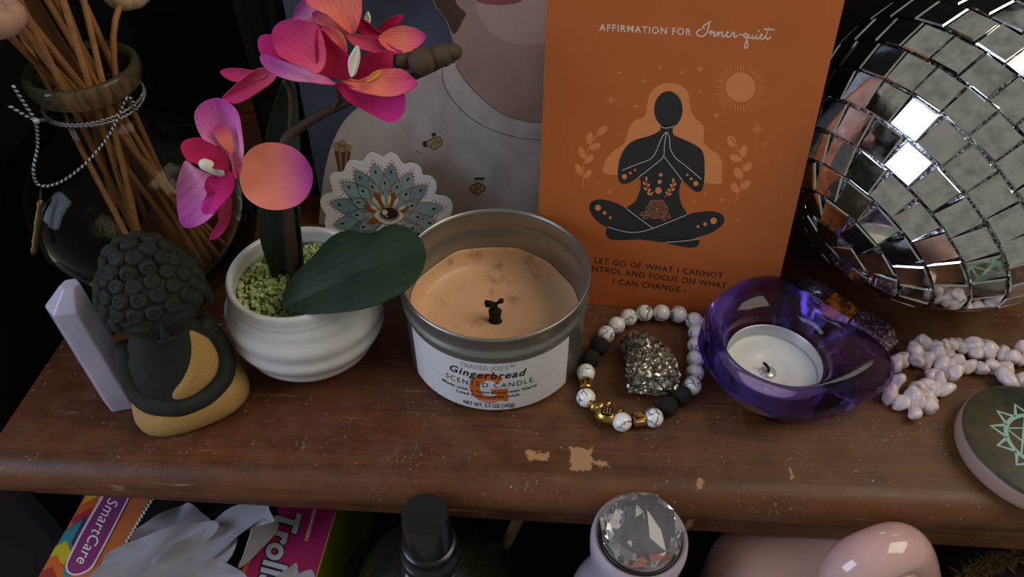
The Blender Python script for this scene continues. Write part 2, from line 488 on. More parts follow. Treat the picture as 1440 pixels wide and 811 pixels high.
part('lettering', join(L('Gingerbread', -16.0, 16.0, 21.0, 4.2, shear=0.28, bold=0.022, space=1.16), L('SCENTED CANDLE', -18.3, 18.8, 15.2, 3.1, space=1.3),
                       L('Made with a natural soy wax blend', -20.5, 20.5, 11.2, 1.9, bold=0.01), L('Lead free cotton wick.', -13.6, 13.6, 8.3, 1.9, bold=0.01),
                       L('NET WT. 5.7 OZ (162g)', -10.8, 10.8, 1.7, 2.5, bold=0.012),
                       fill([disc(-29 + 0.97 * i, -15.6 + 0.0 * i, 0.17, n=6) for i in range(12)] + [disc(19.0 + 0.97 * i, -15.6, 0.17, n=6) for i in range(11)] + [disc(-18 + 1.0 * i, -14.0, 0.15, n=6) for i in range(37)], lsurf, lnorm, 0.00014)), INK, lab, smooth=False, label='black lettering')
part('brand_lettering', L("TRADER JOE'S\u2122", -11.3, 11.0, 26.3, 2.7, space=1.15, bold=0.02), GREYINK, lab, smooth=False, label='pale grey lettering')
part('script_line', join(L('cinnamon', -3.6, 5.4, 6.0, 1.1, shear=0.3), fill(stroke([(-3.4, -5.6), (1.0, -5.6), (5.6, -5.6)], 0.12), lsurf, lnorm, 0.00014)), WHITEINK, lab, smooth=False)

# ================================================================== affirmation card
A = onz(752, 424); Bp = onz(1084, 443); CU = Vector((0.0109, 0.2444, 1)).normalized(); CR = (Bp - A).normalized()
CU = (CU - CR * CU.dot(CR)).normalized(); CN = CR.cross(CU).normalized()
if CN.y > 0:
    CN = -CN
CW = (Bp - A).length; CH = 0.168; TH = 0.0007
card = thing('affirmation_card', 'orange affirmation card with a black meditating figure, leaning behind the candle', 'card', A)
CARD = NT('orange_card'); cv = CARD.coord('Object')
CARD.p(col=CARD.mix(CARD.noise(cv, 70, 4, 0.6), '#ba642d', '#ae5a27'), rough=0.55, spec=0.35); CARD.bump(CARD.noise(cv, 1500, 2), 0.05, 0.0002)
z0 = Vector((0, 0, TH * 0.26))
cvf = ([A + z0 + CR * (x * CW) + CU * (y * CH) - CN * (t * TH) for t in (0, 1) for x, y in ((0, 0), (1, 0), (1, 1), (0, 1))], [(0, 1, 2, 3), (7, 6, 5, 4), (0, 4, 5, 1), (1, 5, 6, 2), (2, 6, 7, 3), (3, 7, 4, 0)])
part('board', cvf, CARD.m, card, smooth=False)
cf = onplane(A + z0, CN)
TAN = mat('tan_print', '#d9844a', 0.6); FIG = mat('charcoal_print', '#232122', 0.6); PALE = mat('pale_print', '#c9bcb4', 0.6); DKTXT = mat('brown_black_print', '#2b1712', 0.6); CREAM = mat('cream_print', '#e3cdbd', 0.6)
z = zoomed(800, 80, 3.003)
def cp(pts, n=5):
    return [tuple(p) for p in cat(z(pts), n, True)]
hair = cp([(150, 490), (155, 440), (185, 400), (235, 362), (250, 310), (275, 270), (320, 250), (330, 200), (345, 150), (385, 118), (430, 110), (475, 122), (505, 155), (512, 210), (530, 255), (560, 280), (572, 310), (568, 350), (590, 385), (630, 410), (648, 450), (646, 500), (642, 535), (560, 530), (400, 512), (250, 500)])
def br(stem, leaves, w):
    P = stroke(z([tuple(q) for q in cat(stem, 5)]), w)
    for (x, y, rx, ry, a) in leaves:
        P.append(z(disc(x, y, rx, ry, math.radians(a))))
    return P
tan = [hair]
part('hair_print', fill([hair], cf, CN, 0.00004), TAN, card, smooth=False)
sun = [z(disc(725, 128, 63, n=36))]
for i in range(44):
    a = 2 * PI * i / 44; r1 = (112, 96, 104, 92)[i % 4]
    sun += stroke(z([(725 + 70 * math.cos(a), 128 + 70 * math.sin(a)), (725 + r1 * math.cos(a), 128 + r1 * math.sin(a))]), 1.0)
part('sun_print', fill(sun, cf, CN, 0.00004), TAN, card, smooth=False)
st = [z(star(*q)) for q in ((212, 66, 13), (387, 45, 13), (478, 65, 13), (553, 50, 19), (283, 208, 17), (110, 240, 9), (211, 328, 9), (125, 528, 9), (168, 570, 16), (557, 147, 11), (625, 246, 18), (829, 367, 12), (576, 578, 11), (528, 608, 10), (648, 603, 16), (714, 687, 9))]
for x, y, r in ((177, 181, 34), (319, 101, 26), (795, 303, 38)):
    st += [z(star(x, y, r, 4, 0.12)), z([(x + 0.62 * (q[0] - x) * 0.7071 - 0.62 * (q[1] - y) * 0.7071, y + 0.62 * (q[0] - x) * 0.7071 + 0.62 * (q[1] - y) * 0.7071) for q in star(x, y, r, 4, 0.16)])]
for i in range(16):
    part('star_print', fill([st[i]], cf, CN, 0.00004), TAN, card, smooth=False)
for i in range(16, len(st), 2):
    part('star_print', fill(st[i:i + 2], cf, CN, 0.00004), TAN, card, smooth=False)
lb = br([(62, 550), (60, 500), (65, 440), (85, 380), (110, 340), (150, 300)], [(140, 311, 29, 14, -38), (88, 343, 14, 26, 5), (110, 378, 27, 14, -18), (55, 403, 14, 26, -20), (84, 431, 24, 14, -40), (42, 475, 14, 26, -22), (80, 494, 21, 13, -50)], 1.3)
rb = br([(702, 615), (722, 560), (735, 480), (725, 420), (708, 375), (680, 340)], [(687, 356, 18, 26, -25), (737, 398, 15, 27, 14), (702, 428, 26, 16, 22), (755, 463, 24, 15, -42), (714, 489, 17, 26, -25), (747, 540, 26, 15, -42), (701, 553, 15, 24, -28)], 1.3)
part('branch_print', fill(lb, cf, CN, 0.00004), TAN, card, smooth=False); part('branch_print', fill(rb, cf, CN, 0.00004), TAN, card, smooth=False)
fig = [cp([(387, 290), (385, 310), (340, 333), (280, 350), (240, 380), (215, 430), (206, 490), (212, 525), (235, 536), (265, 526), (294, 508), (304, 535), (296, 575), (278, 612), (243, 642), (290, 690), (352, 722), (430, 700), (495, 665), (476, 625), (466, 580), (469, 545), (480, 522), (510, 550), (540, 570), (562, 560), (572, 515), (573, 450), (565, 400), (540, 375), (490, 350), (445, 330), (438, 310), (437, 290)], 3),
       z(disc(420, 222, 60, 78, n=32)),
       cp([(88, 645), (92, 615), (130, 600), (190, 613), (243, 640), (300, 685), (355, 722), (300, 742), (200, 738), (155, 717), (110, 685)], 4),
       cp([(156, 740), (172, 720), (250, 735), (350, 723), (430, 694), (520, 660), (600, 651), (645, 664), (656, 690), (640, 716), (590, 746), (500, 771), (410, 782), (300, 771), (200, 773), (166, 762)], 4),
       cp([(405, 780), (470, 799), (520, 805), (545, 795), (547, 772), (500, 766)], 4)]
part('figure_print', fill(fig, cf, CN, 0.00008), FIG, card, smooth=False)
ln = []
for s_ in ([(383, 292), (410, 300), (442, 292)], [(225, 478), (290, 452), (345, 430), (370, 395), (390, 345), (412, 317), (425, 342), (428, 385), (450, 425), (500, 465), (560, 517)],
           [(412, 317), (403, 375), (400, 418), (372, 447), (330, 480), (294, 508)], [(400, 418), (430, 457), (480, 522)], [(243, 640), (300, 684), (355, 722)], [(165, 718), (240, 738), (300, 738), (352, 724), (430, 694), (495, 667)], [(410, 782), (480, 777), (547, 768)]):
    ln += stroke(z([tuple(q) for q in cat(s_, 5)]), 0.95)
part('line_print', fill(ln, cf, CN, 0.00012), PALE, card, smooth=False)
dots = [z(disc(*q)) for q in ((235, 505, 11), (259, 490, 6), (279, 477, 5), (536, 534, 11), (516, 514, 6), (500, 497, 5), (388, 497, 8), (383, 527, 9), (378, 563, 14), (123, 636, 13), (151, 658, 8), (175, 678, 6), (611, 691, 14), (575, 705, 8), (545, 716, 6))]
dots += br([(352, 590), (335, 560), (326, 510)], [(327, 514, 5, 10, 5), (319, 534, 5, 9, -45), (336, 541, 5, 9, 40), (323, 556, 5, 9, -50), (340, 562, 5, 9, 40), (337, 577, 5, 9, -50), (350, 575, 4, 8, 30)], 0.7)
dots += br([(405, 592), (428, 562), (442, 518)], [(441, 521, 5, 10, -5), (447, 538, 5, 9, 45), (432, 543, 5, 9, -40), (440, 559, 5, 9, 50), (423, 562, 5, 9, -40), (426, 579, 5, 9, 50), (413, 574, 4, 8, -30)], 0.7)
for r in (42, 33, 23, 13):
    k = 6 if r > 20 else 5
    dots += stroke(z([(372 + r * (1 + 0.07 * math.cos(k * a)) * math.cos(a), 642 + 0.93 * r * (1 + 0.07 * math.cos(k * a)) * math.sin(a)) for a in [2 * PI * i / 36 for i in range(37)]]), 0.75)
dots += [z(star(372, 642, 9))]
for q in ((330, 655, 300, 668), (338, 668, 312, 682), (408, 655, 428, 680), (395, 672, 408, 690)):
    lf = z([tuple(p) for p in leaf2(*q, 12)]); dots += stroke(lf + [lf[0]], 0.7)
part('ornament_print', fill(dots, cf, CN, 0.00012), TAN, card, smooth=False)
# lettering
z4 = zoomed(820, 0, 4.0); zz = lambda p, f_=z4: f_([p])[0]
part('lettering', lettering('AFFIRMATION FOR', zz((90, 172)), zz((607, 199)), 9.6, cf, CN, 0.00005, space=1.18, bold=0.012), CREAM, card, smooth=False, label='cream lettering')
z5 = zoomed(970, 20, 11.077); scr = []
for s_ in ([(325, 105), (298, 135), (240, 163), (207, 195), (214, 222), (236, 226)], [(300, 138), (290, 220), (265, 285), (225, 330), (180, 345), (130, 330), (105, 295), (125, 258), (185, 236)],
           [(296, 300), (330, 262), (341, 272), (322, 328), (348, 288), (375, 270), (386, 284), (375, 325), (388, 345), (412, 328), (440, 278), (455, 282), (441, 340), (465, 296), (500, 275), (511, 293), (500, 330), (516, 350), (545, 335), (588, 300), (600, 277), (585, 276), (570, 310), (577, 346), (607, 354), (640, 330), (668, 288), (664, 276), (690, 290), (696, 302), (686, 344), (716, 356), (745, 322)],
           [(770, 315), (826, 318)], [(903, 318), (872, 296), (842, 325), (847, 355), (876, 354), (905, 322), (893, 385), (858, 478), (857, 520), (884, 525), (905, 478), (890, 410), (880, 376), (915, 350), (932, 312), (922, 358), (946, 376), (975, 345), (987, 315), (976, 360), (996, 380), (1030, 350), (1046, 314), (1036, 365), (1056, 385), (1090, 358), (1126, 330), (1120, 310), (1100, 332), (1106, 375), (1136, 386), (1172, 350), (1206, 280), (1232, 205)],
           [(1232, 205), (1200, 300), (1186, 360), (1206, 388), (1241, 375), (1266, 340)], [(1148, 231), (1240, 237), (1322, 240)]):
    scr += stroke(z5([tuple(q) for q in cat(s_, 5)]), 1.75)
scr += [z5(disc(1070, 262, 13))]
part('script_lettering', fill(scr, cf, CN, 0.00005), CREAM, card, smooth=False, label='cream handwritten lettering')
z6 = zoomed(820, 340, 6.545); T = lambda b_, p, q: lettering(b_, zz(p, z6), zz(q, z6), 7.4, cf, CN, 0.00005, space=1.12, bold=0.014)
part('lettering', join(T('LET GO OF WHAT I CANNOT', (103, 190), (1285, 335)), T('CO', (-22, 254), (64, 264)), T('NTROL AND FOCUS ON WHAT', (80, 266), (1318, 426)), T('I CAN CHANGE.', (273, 384), (908, 461)), fill([zoomed(820, 340, 6.545)(star(934, 450, 14, 4, 0.5))], cf, CN, 0.00005)), DKTXT, card, smooth=False, label='dark brown lettering')
# ================================================================== black picture frame, photo print and lotus sticker at the back
FRY = 0.338
frame = thing('picture_frame', 'black moulded picture frame standing at the back behind the photo print', 'frame', (-0.02, FRY + 0.006, 0))
FRM = mat('black_frame_lacquer', '#101011', 0.45, spec=0.4)
fx0, fx1, fz1, fw_ = -0.134, 0.100, 0.235, 0.026
lean = 0.03
def fr(x, z_, d):
    return Vector((x, FRY + z_ * lean + d, z_))
prof = [(0.0, 0.012), (0.0, 0.0), (0.004, -0.003), (0.008, -0.001), (0.015, -0.001), (0.018, 0.001), (0.022, 0.002), (0.026, 0.006), (0.026, 0.012)]   # (in from the edge, depth)
rings = []
for i_, d in prof:
    rings.append([fr(fx0 + i_, 0 + i_, d + 0.004), fr(fx1 - i_, 0 + i_, d + 0.004), fr(fx1 - i_, fz1 - i_, d + 0.004), fr(fx0 + i_, fz1 - i_, d + 0.004)])
part('moulding', loft(rings + [rings[0]]), FRM, frame, smooth=False)
part('backing', (lambda v: (v, [(0, 1, 2, 3), (7, 6, 5, 4), (0, 4, 5, 1), (1, 5, 6, 2), (2, 6, 7, 3), (3, 7, 4, 0)]))([fr(x, z_, d) for d in (0.012, 0.015) for x, z_ in ((fx0 + 0.02, 0.02), (fx1 - 0.02, 0.02), (fx1 - 0.02, fz1 - 0.02), (fx0 + 0.02, fz1 - 0.02))]), BLACK, frame, smooth=False)

PN = Vector((0, -1, math.tan(math.radians(5.0)))).normalized(); PU = Vector((0, math.tan(math.radians(5.0)), 1)).normalized()
PO = Vector((-0.101, 0.3145, 0.0001)); PW, PHT = 0.165, 0.185
photo = thing('photo_print', 'glossy photo print of a person in a pale grey popcorn t-shirt', 'photo', PO)
def gl(name, c1, c2, sc=40):
    t = NT(name); v = t.coord('Object'); t.p(col=t.mix(t.remap(t.noise(v, sc, 3), 0.3, 0.7), c1, c2), rough=0.32, spec=0.4); return t.m
ph = [PO + Vector((x * PW, 0, 0)) + PU * (y * PHT) - PN * (t * 0.0004) for t in (0, 1) for x, y in ((0, 0), (1, 0), (1, 1), (0, 1))]
part('paper', (ph, [(0, 1, 2, 3), (7, 6, 5, 4), (0, 4, 5, 1), (1, 5, 6, 2), (2, 6, 7, 3), (3, 7, 4, 0)]), gl('photo_background', '#525d75', '#333a47', 22), photo, smooth=False)
pf = onplane(PO, PN)
TEE = NT('photo_tshirt'); tv = TEE.coord('Object', scale=(1.6, 1, 0.8))
TEE.p(col=TEE.mix(TEE.remap(TEE.noise(tv, 45, 4, 0.6, 0.4), 0.35, 0.68), '#cdc2bc', '#b3a7a1'), rough=0.32, spec=0.4); TEE = TEE.m
tee = [tuple(p) for p in cat([(640, 88), (600, 101), (545, 124), (495, 158), (470, 195), (455, 250), (447, 330)], 6)] + [(447, 334), (860, 334), (880, 168), (757, 171), (735, 168), (708, 158), (680, 138), (655, 112)]
part('shirt_print', fill([tee], pf, PN, 0.00005), TEE, photo, smooth=False)
SKIN = gl('photo_skin', '#b3958a', '#9c7e74', 30); SKIN2 = gl('photo_skin_light', '#c0a297', '#b09187', 30)
skin = [(588, -60)] + [tuple(p) for p in cat([(600, -25), (612, 8), (626, 26), (634, 48), (640, 72), (641, 92), (655, 114), (680, 140), (708, 160), (735, 169), (757, 172)], 5)] + [(880, 170), (890, -60)]
part('skin_print', fill([skin], pf, PN, 0.0001), SKIN, photo, smooth=False)
part('chin_print', fill([[tuple(p) for p in cat([(672, -50), (668, 0), (682, 36), (705, 55), (735, 62), (790, 58), (840, 30), (850, -50)], 5)]], pf, PN, 0.00014), SKIN2, photo, smooth=False)
part('hair_print', fill([[tuple(p) for p in cat([(588, -60), (602, -20), (613, 8), (627, 26), (636, 46), (643, 44), (650, 30), (655, 18), (642, 5), (640, -20), (650, -60)], 4, True)]], pf, PN, 0.00014), gl('photo_hair', '#5e4034', '#463027', 90), photo, smooth=False)
part('lip_print', fill([disc(702, -2, 34, 9)], pf, PN, 0.00018), gl('photo_lips', '#9c5a5a', '#8a4a4c'), photo, smooth=False)
DL = mat('photo_line', '#5a504d', 0.5)
coll = []
for s_ in ([(622, 96), (624, 118), (640, 145), (668, 170), (705, 187), (757, 196), (860, 190)], [(641, 92), (655, 114), (680, 140), (708, 160), (735, 169), (757, 172), (860, 172)]):
    coll += stroke([tuple(q) for q in cat(s_, 4)], 0.9)
part('collar_print', fill(coll, pf, PN, 0.00018), DL, photo, smooth=False)
zp = zoomed(440, 160, 4.5)
POPC = mat('photo_popcorn', '#b0966a', 0.5); POPD = mat('photo_popcorn_dark', '#3a2e26', 0.5); POPR = mat('photo_stripe_red', '#7e3a32', 0.5)
part('popcorn_bucket_print', fill([zp([(135, 230), (240, 235), (215, 390), (170, 390)])], pf, PN, 0.00018), POPR, photo, smooth=False)
part('bucket_stripe_print', fill([zp([(160, 232), (180, 233), (188, 390), (178, 390)]), zp([(208, 234), (222, 235), (205, 390), (197, 390)])], pf, PN, 0.00022), mat('photo_stripe_pale', '#97897c', 0.5), photo, smooth=False)
part('popcorn_print', fill([zp(disc(*q)) for q in ((150, 200, 24), (185, 190, 28), (222, 212, 24), (190, 215, 25))], pf, PN, 0.00024), POPC, photo, smooth=False)
for cx_, cy_, bits in ((760, 185, ((740, 185, 20), (770, 170, 20), (795, 165, 18), (770, 200, 22), (798, 185, 16))), (1043, 472, ((1020, 470, 22), (1045, 462, 22), (1068, 470, 20), (1042, 485, 22)))):
    part('popcorn_outline_print', fill([zp(disc(a, b_, r + 5)) for a, b_, r in bits], pf, PN, 0.00018), POPD, photo, smooth=False)
    part('popcorn_print', fill([zp(disc(*q)) for q in bits] , pf, PN, 0.00022), POPC, photo, smooth=False)
part('parachute_print', fill([zp([(1025, 402), (1085, 402), (1088, 418), (1078, 412), (1066, 418), (1054, 412), (1042, 418), (1030, 412), (1022, 416)])] + stroke(zp([(1030, 415), (1036, 448)]), 0.7) + stroke(zp([(1055, 415), (1050, 446)]), 0.7) + stroke(zp([(1080, 415), (1064, 448)]), 0.7)
                          + [zp(disc(710, 190, 16, 20)), zp(disc(765, 130, 15, 12))] + stroke(zp([(765, 140), (768, 158)]), 0.8) + stroke(zp([(655, 230), (668, 245)]), 0.8) + stroke(zp([(672, 240), (684, 250)]), 0.8), pf, PN, 0.00018), POPD, photo, smooth=False)

# ---- die-cut lotus sticker leaning on the photo
zs = zoomed(440, 205, 6.238)
SN = Vector((0.02, -1, math.tan(math.radians(9.0)))).normalized(); SO = onz(545, 347, 0.0006)
sf = onplane(SO, SN)
sticker = thing('lotus_sticker', 'die-cut white sticker with a teal lotus and open eye, leaning on the photo print', 'sticker', SO)
so = [tuple(p) for p in cat(zs([(120, 760), (105, 660), (115, 605), (72, 530), (66, 475), (100, 428), (172, 402), (150, 300), (156, 252), (190, 234), (262, 226), (298, 152), (340, 126), (428, 136), (478, 78), (520, 61), (560, 72), (610, 100), (650, 72), (690, 63), (740, 90), (793, 160), (850, 150), (910, 165), (950, 200), (964, 256), (1030, 266), (1075, 310), (1086, 370), (1074, 428), (1150, 440), (1205, 475), (1226, 530), (1205, 620), (1150, 710), (1060, 780), (1000, 850), (880, 885), (640, 888), (400, 885), (260, 860), (160, 820)]), 4, True)]
fr_ = [sf(*p) for p in so]; bk = [p - SN * 0.0005 for p in fr_]
fv, ff = fill([so], sf, SN, 0.0)
n_ = len(so)
vv = fv + bk; fc = list(ff) + [tuple(i + n_ for i in t[::-1]) for t in ff] + [(i, (i + 1) % n_, n_ + (i + 1) % n_, n_ + i) for i in range(n_)]
part('sticker_sheet', (vv, fc), mat('sticker_white', '#ebe3e0', 0.4), sticker, smooth=False)
TEAL = mat('sticker_teal', '#93aaa5', 0.45); TEAL2 = mat('sticker_teal_deep', '#7b9899', 0.45); BRN = mat('sticker_brown', '#3a2018', 0.45); COP = mat('sticker_copper', '#9a5526', 0.45); SCR = mat('sticker_cream', '#e6dac4', 0.45)
EC = (655, 615)
def pet(tip, w, name, m, off, edge, ew, start=0.0, peak=0.62, dot=True, veins=True):
    s0 = (EC[0] + (tip[0] - EC[0]) * start, EC[1] + (tip[1] - EC[1]) * start)
    P = [tuple(q) for q in leaf2(s0[0], s0[1], tip[0], tip[1], w, 9, peak)]
    o_ = part(name, fill([zs(P)], sf, SN, off), m, sticker, smooth=False)
    part('outline_print', fill(stroke(zs(P + [P[0]]), ew), sf, SN, off + 0.00001), edge, o_, smooth=False)
    ex = []
    d = Vector((tip[0] - EC[0], tip[1] - EC[1])); a = math.atan2(d.y, d.x)
    if dot:
        part('dot_print', fill([zs(disc(tip[0] - d.x * 0.17, tip[1] - d.y * 0.17, 17, 10, a))], sf, SN, off + 0.000014), BRN, o_, smooth=False)
    if veins:
        dn = d.normalized(); nn = Vector((-dn.y, dn.x))
        for sgn in (-1, 1):
            for q0, q1 in ((0.5, 0.74), (0.34, 0.60)):
                p0 = Vector(EC) + d * q0; p1 = Vector(EC) + d * q1 + nn * (sgn * w * 0.40); pm = (p0 + p1) / 2 - dn * 14 * 0 + nn * sgn * 10 + dn * 8
                ex += stroke(zs([tuple(q) for q in cat([p0, pm, p1], 4)]), ew * 0.7)
    if ex:
        part('vein_print', fill(ex, sf, SN, off + 0.000012), BRN if edge is BRN else edge, o_, smooth=False)
outer = [(145, 495), (245, 310), (365, 210), (530, 150), (690, 150), (870, 228), (1005, 342), (1145, 540), (180, 695), (1100, 690), (330, 800), (980, 800)]
for i, tpt in enumerate(outer):
    pet(tpt, 150, 'petal_print', TEAL if i % 2 else TEAL2, 0.00003 + 0.000002 * i, BRN if tpt[0] < 480 else COP, 0.95)
for i, tpt in enumerate([(330, 605), (345, 470), (395, 350), (495, 310), (625, 265), (755, 310), (850, 385), (915, 505), (975, 625), (400, 730), (920, 745)]):
    pet(tpt, 112, 'petal_print', TEAL, 0.00007 + 0.000002 * i, COP if tpt[0] > 450 else BRN, 0.85, 0.05, 0.6)
for i, tpt in enumerate([(430, 600), (440, 520), (465, 455), (540, 400), (635, 370), (715, 400), (800, 455), (850, 530), (860, 610), (470, 680), (830, 680)]):
    pet(tpt, 60, 'petal_print', COP if i % 2 else TEAL, 0.00011 + 0.000002 * i, COP, 0.6, 0.1, 0.55, False, False)
for i, tpt in enumerate([(520, 450), (605, 425), (675, 425), (755, 450), (500, 520), (820, 520), (600, 720), (780, 690)]):
    pet(tpt, 34, 'ray_print', SCR, 0.00014, COP, 0.45, 0.2, 0.75, False, False)
part('eye_print', fill([[tuple(p) for p in cat(zs([(522, 605), (580, 560), (660, 543), (745, 560), (806, 612), (750, 668), (665, 692), (585, 662)]), 4, True)]], sf, SN, 0.00018), SCR, sticker, smooth=False)
part('eye_outline_print', fill(stroke([tuple(p) for p in cat(zs([(522, 605), (580, 560), (660, 543), (745, 560), (806, 612), (750, 668), (665, 692), (585, 662), (522, 605)]), 4)], 1.2), sf, SN, 0.0002), COP, sticker, smooth=False)
part('iris_print', fill([zs(disc(670, 598, 92, 62, 0.05))], sf, SN, 0.00020), mat('sticker_iris_rim', '#7f8a76', 0.45), sticker, smooth=False)
part('pupil_print', fill([zs(disc(672, 592, 78, 48, 0.05))], sf, SN, 0.00022), BRN, sticker, smooth=False)
part('glint_print', fill([zs(disc(631, 582, 26, 24)), zs(disc(648, 616, 8, 8))], sf, SN, 0.00024), SCR, sticker, smooth=False)
dd = []
for tpt in outer:
    d = Vector((tpt[0] - EC[0], tpt[1] - EC[1])); dn = d.normalized(); nn = Vector((-dn.y, dn.x))
    for k in range(-4, 5):
        p = Vector(tpt) + dn * (22 - abs(k) * 26) + nn * (k * 19)
        dd.append(zs(disc(p.x, p.y, 7, n=7)))
part('dot_print', fill(dd, sf, SN, 0.00002), COP, sticker, smooth=False, kind='stuff')
# ================================================================== potted orchid
PCX, PCY = -0.0895, 0.2270
orchid = thing('potted_orchid', 'artificial pink orchid with green leaves in a ribbed white pot', 'potted plant', (PCX, PCY, 0))
POT = mat('white_ceramic', '#cfcdcb', 0.22, coat=0.3, spec=0.5)
pr = [(0.0190, 0.0), (0.0205, 0.0006), (0.0222, 0.0030), (0.0262, 0.0080), (0.0300, 0.0135), (0.0322, 0.0195), (0.0330, 0.0250), (0.0326, 0.0310), (0.0312, 0.0370), (0.0298, 0.0410), (0.0290, 0.0440), (0.0288, 0.0465), (0.0284, 0.0482), (0.0274, 0.0488), (0.0263, 0.0482), (0.0258, 0.0465), (0.0262, 0.0420), (0.0266, 0.0360), (0.02, 0.030)]
# finer profile so the spiral ribs have room
pr = [tuple(q) for q in cat([(a, b_, 0) for a, b_ in pr], 4)]
rg = []
for q in pr:
    r, zz_ = q[0], q[1]; ring = []
    for j in range(80):
        a = 2 * PI * j / 80; rr = r
        if r > 0.0205 and 0.002 < zz_ < 0.042 and r > 0.0205:
            # three broad ribs that slope around the bowl
            ph_ = (zz_ + 0.0022 * math.sin(a + 0.6)) / 0.0105; saw = ph_ - math.floor(ph_)
            rr = r + 0.0011 * (0.5 + 0.5 * math.cos(2 * PI * min(saw / 0.85, 1.0) ** 0.7)) * min(1, (0.042 - zz_) / 0.006) - 0.0004
        ring.append((PCX + rr * math.cos(a), PCY + rr * math.sin(a), zz_))
    rg.append(ring)
part('pot', loft(rg, True, True), POT, orchid, sharp=70, label='white ribbed ceramic pot')
# gravel: hundreds of tiny green stones
gv, gf = [], []
rnd = random.Random(3)
base_ico = bmesh.new(); bmesh.ops.create_icosphere(base_ico, subdivisions=1, radius=1.0); icv = [v.co.copy() for v in base_ico.verts]; icf = [tuple(v.index for v in f.verts) for f in base_ico.faces]; base_ico.free()
for i in range(950):
    r = 0.0256 * math.sqrt(rnd.random()); a = rnd.random() * 2 * PI; s_ = rnd.uniform(0.0009, 0.0016); k = len(gv)
    c = Vector((PCX + r * math.cos(a), PCY + r * math.sin(a), 0.0400 + rnd.uniform(-0.0012, 0.0010) + 0.001 * (1 - r / 0.0256)))
    e_ = Euler((rnd.random() * 6, rnd.random() * 6, rnd.random() * 6)); sc_ = (s_, s_ * rnd.uniform(0.7, 1), s_ * rnd.uniform(0.6, 0.9))
    for v in icv:
        q = Vector((v.x * sc_[0], v.y * sc_[1], v.z * sc_[2])); q.rotate(e_); gv.append(c + q)
    gf += [tuple(j + k for j in t) for t in icf]
GR = NT('green_gravel'); vo = GR.vor(GR.coord('Object'), 420.0)
GR.p(col=GR.ramp(vo.outputs['Color'], [(0.0, '#6a7838'), (0.4, '#93a258'), (0.7, '#b4be7a'), (1.0, '#d3d6b4')]), rough=0.7)
part('gravel', (gv, gf), GR.m, orchid, smooth=False, kind='stuff', label='loose green gravel')
part('soil', lathe([(0.0264, 0.0375), (0.0262, 0.0392), (0.012, 0.0396), (0.0005, 0.0398)], 40, (PCX, PCY, 0), True, True), mat('dark_green_fill', '#5c6632', 0.9), orchid)

CUPK = 0.55
def petal_sheet(name, outline, at_, nrm, m, parent, cup=0.0, base=None, tip=None, rings_=7, thick=0.0004, fold=0.0, ruffle=0.0, n=4, bend=0.0):
    """thin curved sheet whose outline lies on the plane (at_, nrm); cupped, folded along its axis and ruffled at the rim"""
    P = [tuple(p) for p in cat(outline, n, True)]; nrm = Vector(nrm).normalized(); cup *= CUPK; f = onplane(Vector(at_), nrm)
    W = [f(*p) for p in P]
    b0 = f(*(base if base else outline[0])); t0 = f(*(tip if tip else outline[len(outline) // 2]))
    ax = t0 - b0; Lx = ax.length; ax.normalize(); sd = nrm.cross(ax)
    c = Vector((0, 0, 0))
    for w in W:
        c += w
    c /= len(W)
    hw = max(abs((w - b0).dot(sd)) for w in W) + 1e-6
    V, uv = [], []
    N = len(W)
    for k in range(1, rings_ + 1):
        s_ = k / rings_
        for j, w in enumerate(W):
            q = c + (w - c) * s_; u_ = (q - b0).dot(sd) / hw; v_ = (q - b0).dot(ax) / Lx
            h = cup * s_ * s_ + fold * abs(u_) + bend * v_ * v_ + ruffle * s_ ** 3 * math.sin(j * 2 * PI / N * 5 + 1.0) - cup * 0.6 - fold * 0.35
            V.append(q + nrm * h); uv.append((u_ * 0.5 + 0.5, v_))
    V.append(c - nrm * (cup * 0.6 + fold * 0.35)); uv.append(((c - b0).dot(sd) / hw * 0.5 + 0.5, (c - b0).dot(ax) / Lx))
    Fc = []
    for k in range(rings_ - 1):
        for j in range(N):
            l = (j + 1) % N; Fc.append((k * N + j, (k + 1) * N + j, (k + 1) * N + l, k * N + l))
    ci = len(V) - 1
    for j in range(N):
        Fc.append((ci, j, (j + 1) % N))
    o_ = part(name, (V, Fc), m, parent, solid=thick, uv=uv)
    rim_ = set(range((rings_ - 1) * N, rings_ * N))
    for e in o_.data.edges:
        if e.vertices[0] in rim_ and e.vertices[1] in rim_:
            e.use_edge_sharp = True
    return o_

def petal_mat(name, stops, stripe='#7a1248', stripe_amt=0.25, across=0.0, relief=0.18):
    t = NT(name); uvn = t.n('ShaderNodeTexCoord'); sep = t.n('ShaderNodeSeparateXYZ'); t.t.links.new(uvn.outputs['UV'], sep.inputs[0])
    nz = t.noise(t.coord('Object'), 120, 3)
    f = t.math('ADD', sep.outputs[1], t.math('MULTIPLY', t.math('SUBTRACT', nz, 0.5), 0.18))
    if across:
        f = t.math('ADD', f, t.math('MULTIPLY', t.math('SUBTRACT', sep.outputs[0], 0.5), across))
    col = t.ramp(f, stops)
    fan = t.math('SINE', t.math('MULTIPLY', sep.outputs[0], 60.0))
    fine = t.noise(t.coord('Object'), 900, 2)
    sm = t.math('MULTIPLY', t.math('MULTIPLY', t.remap(fan, 0.2, 1.0), t.remap(fine, 0.3, 0.7)), stripe_amt)
    t.p(col=t.mix(sm, col, stripe), rough=0.85, spec=0.12)
    t.bump(t.math('ADD', t.math('MULTIPLY', fan, 0.5), fine), relief, 0.0003)
    return t.m
P_PEACH = petal_mat('petal_peach_purple', [(0.0, '#ea8a72'), (0.5, '#e88478'), (0.74, '#cf668e'), (0.97, '#a03690')], stripe_amt=0.03, relief=0.06)
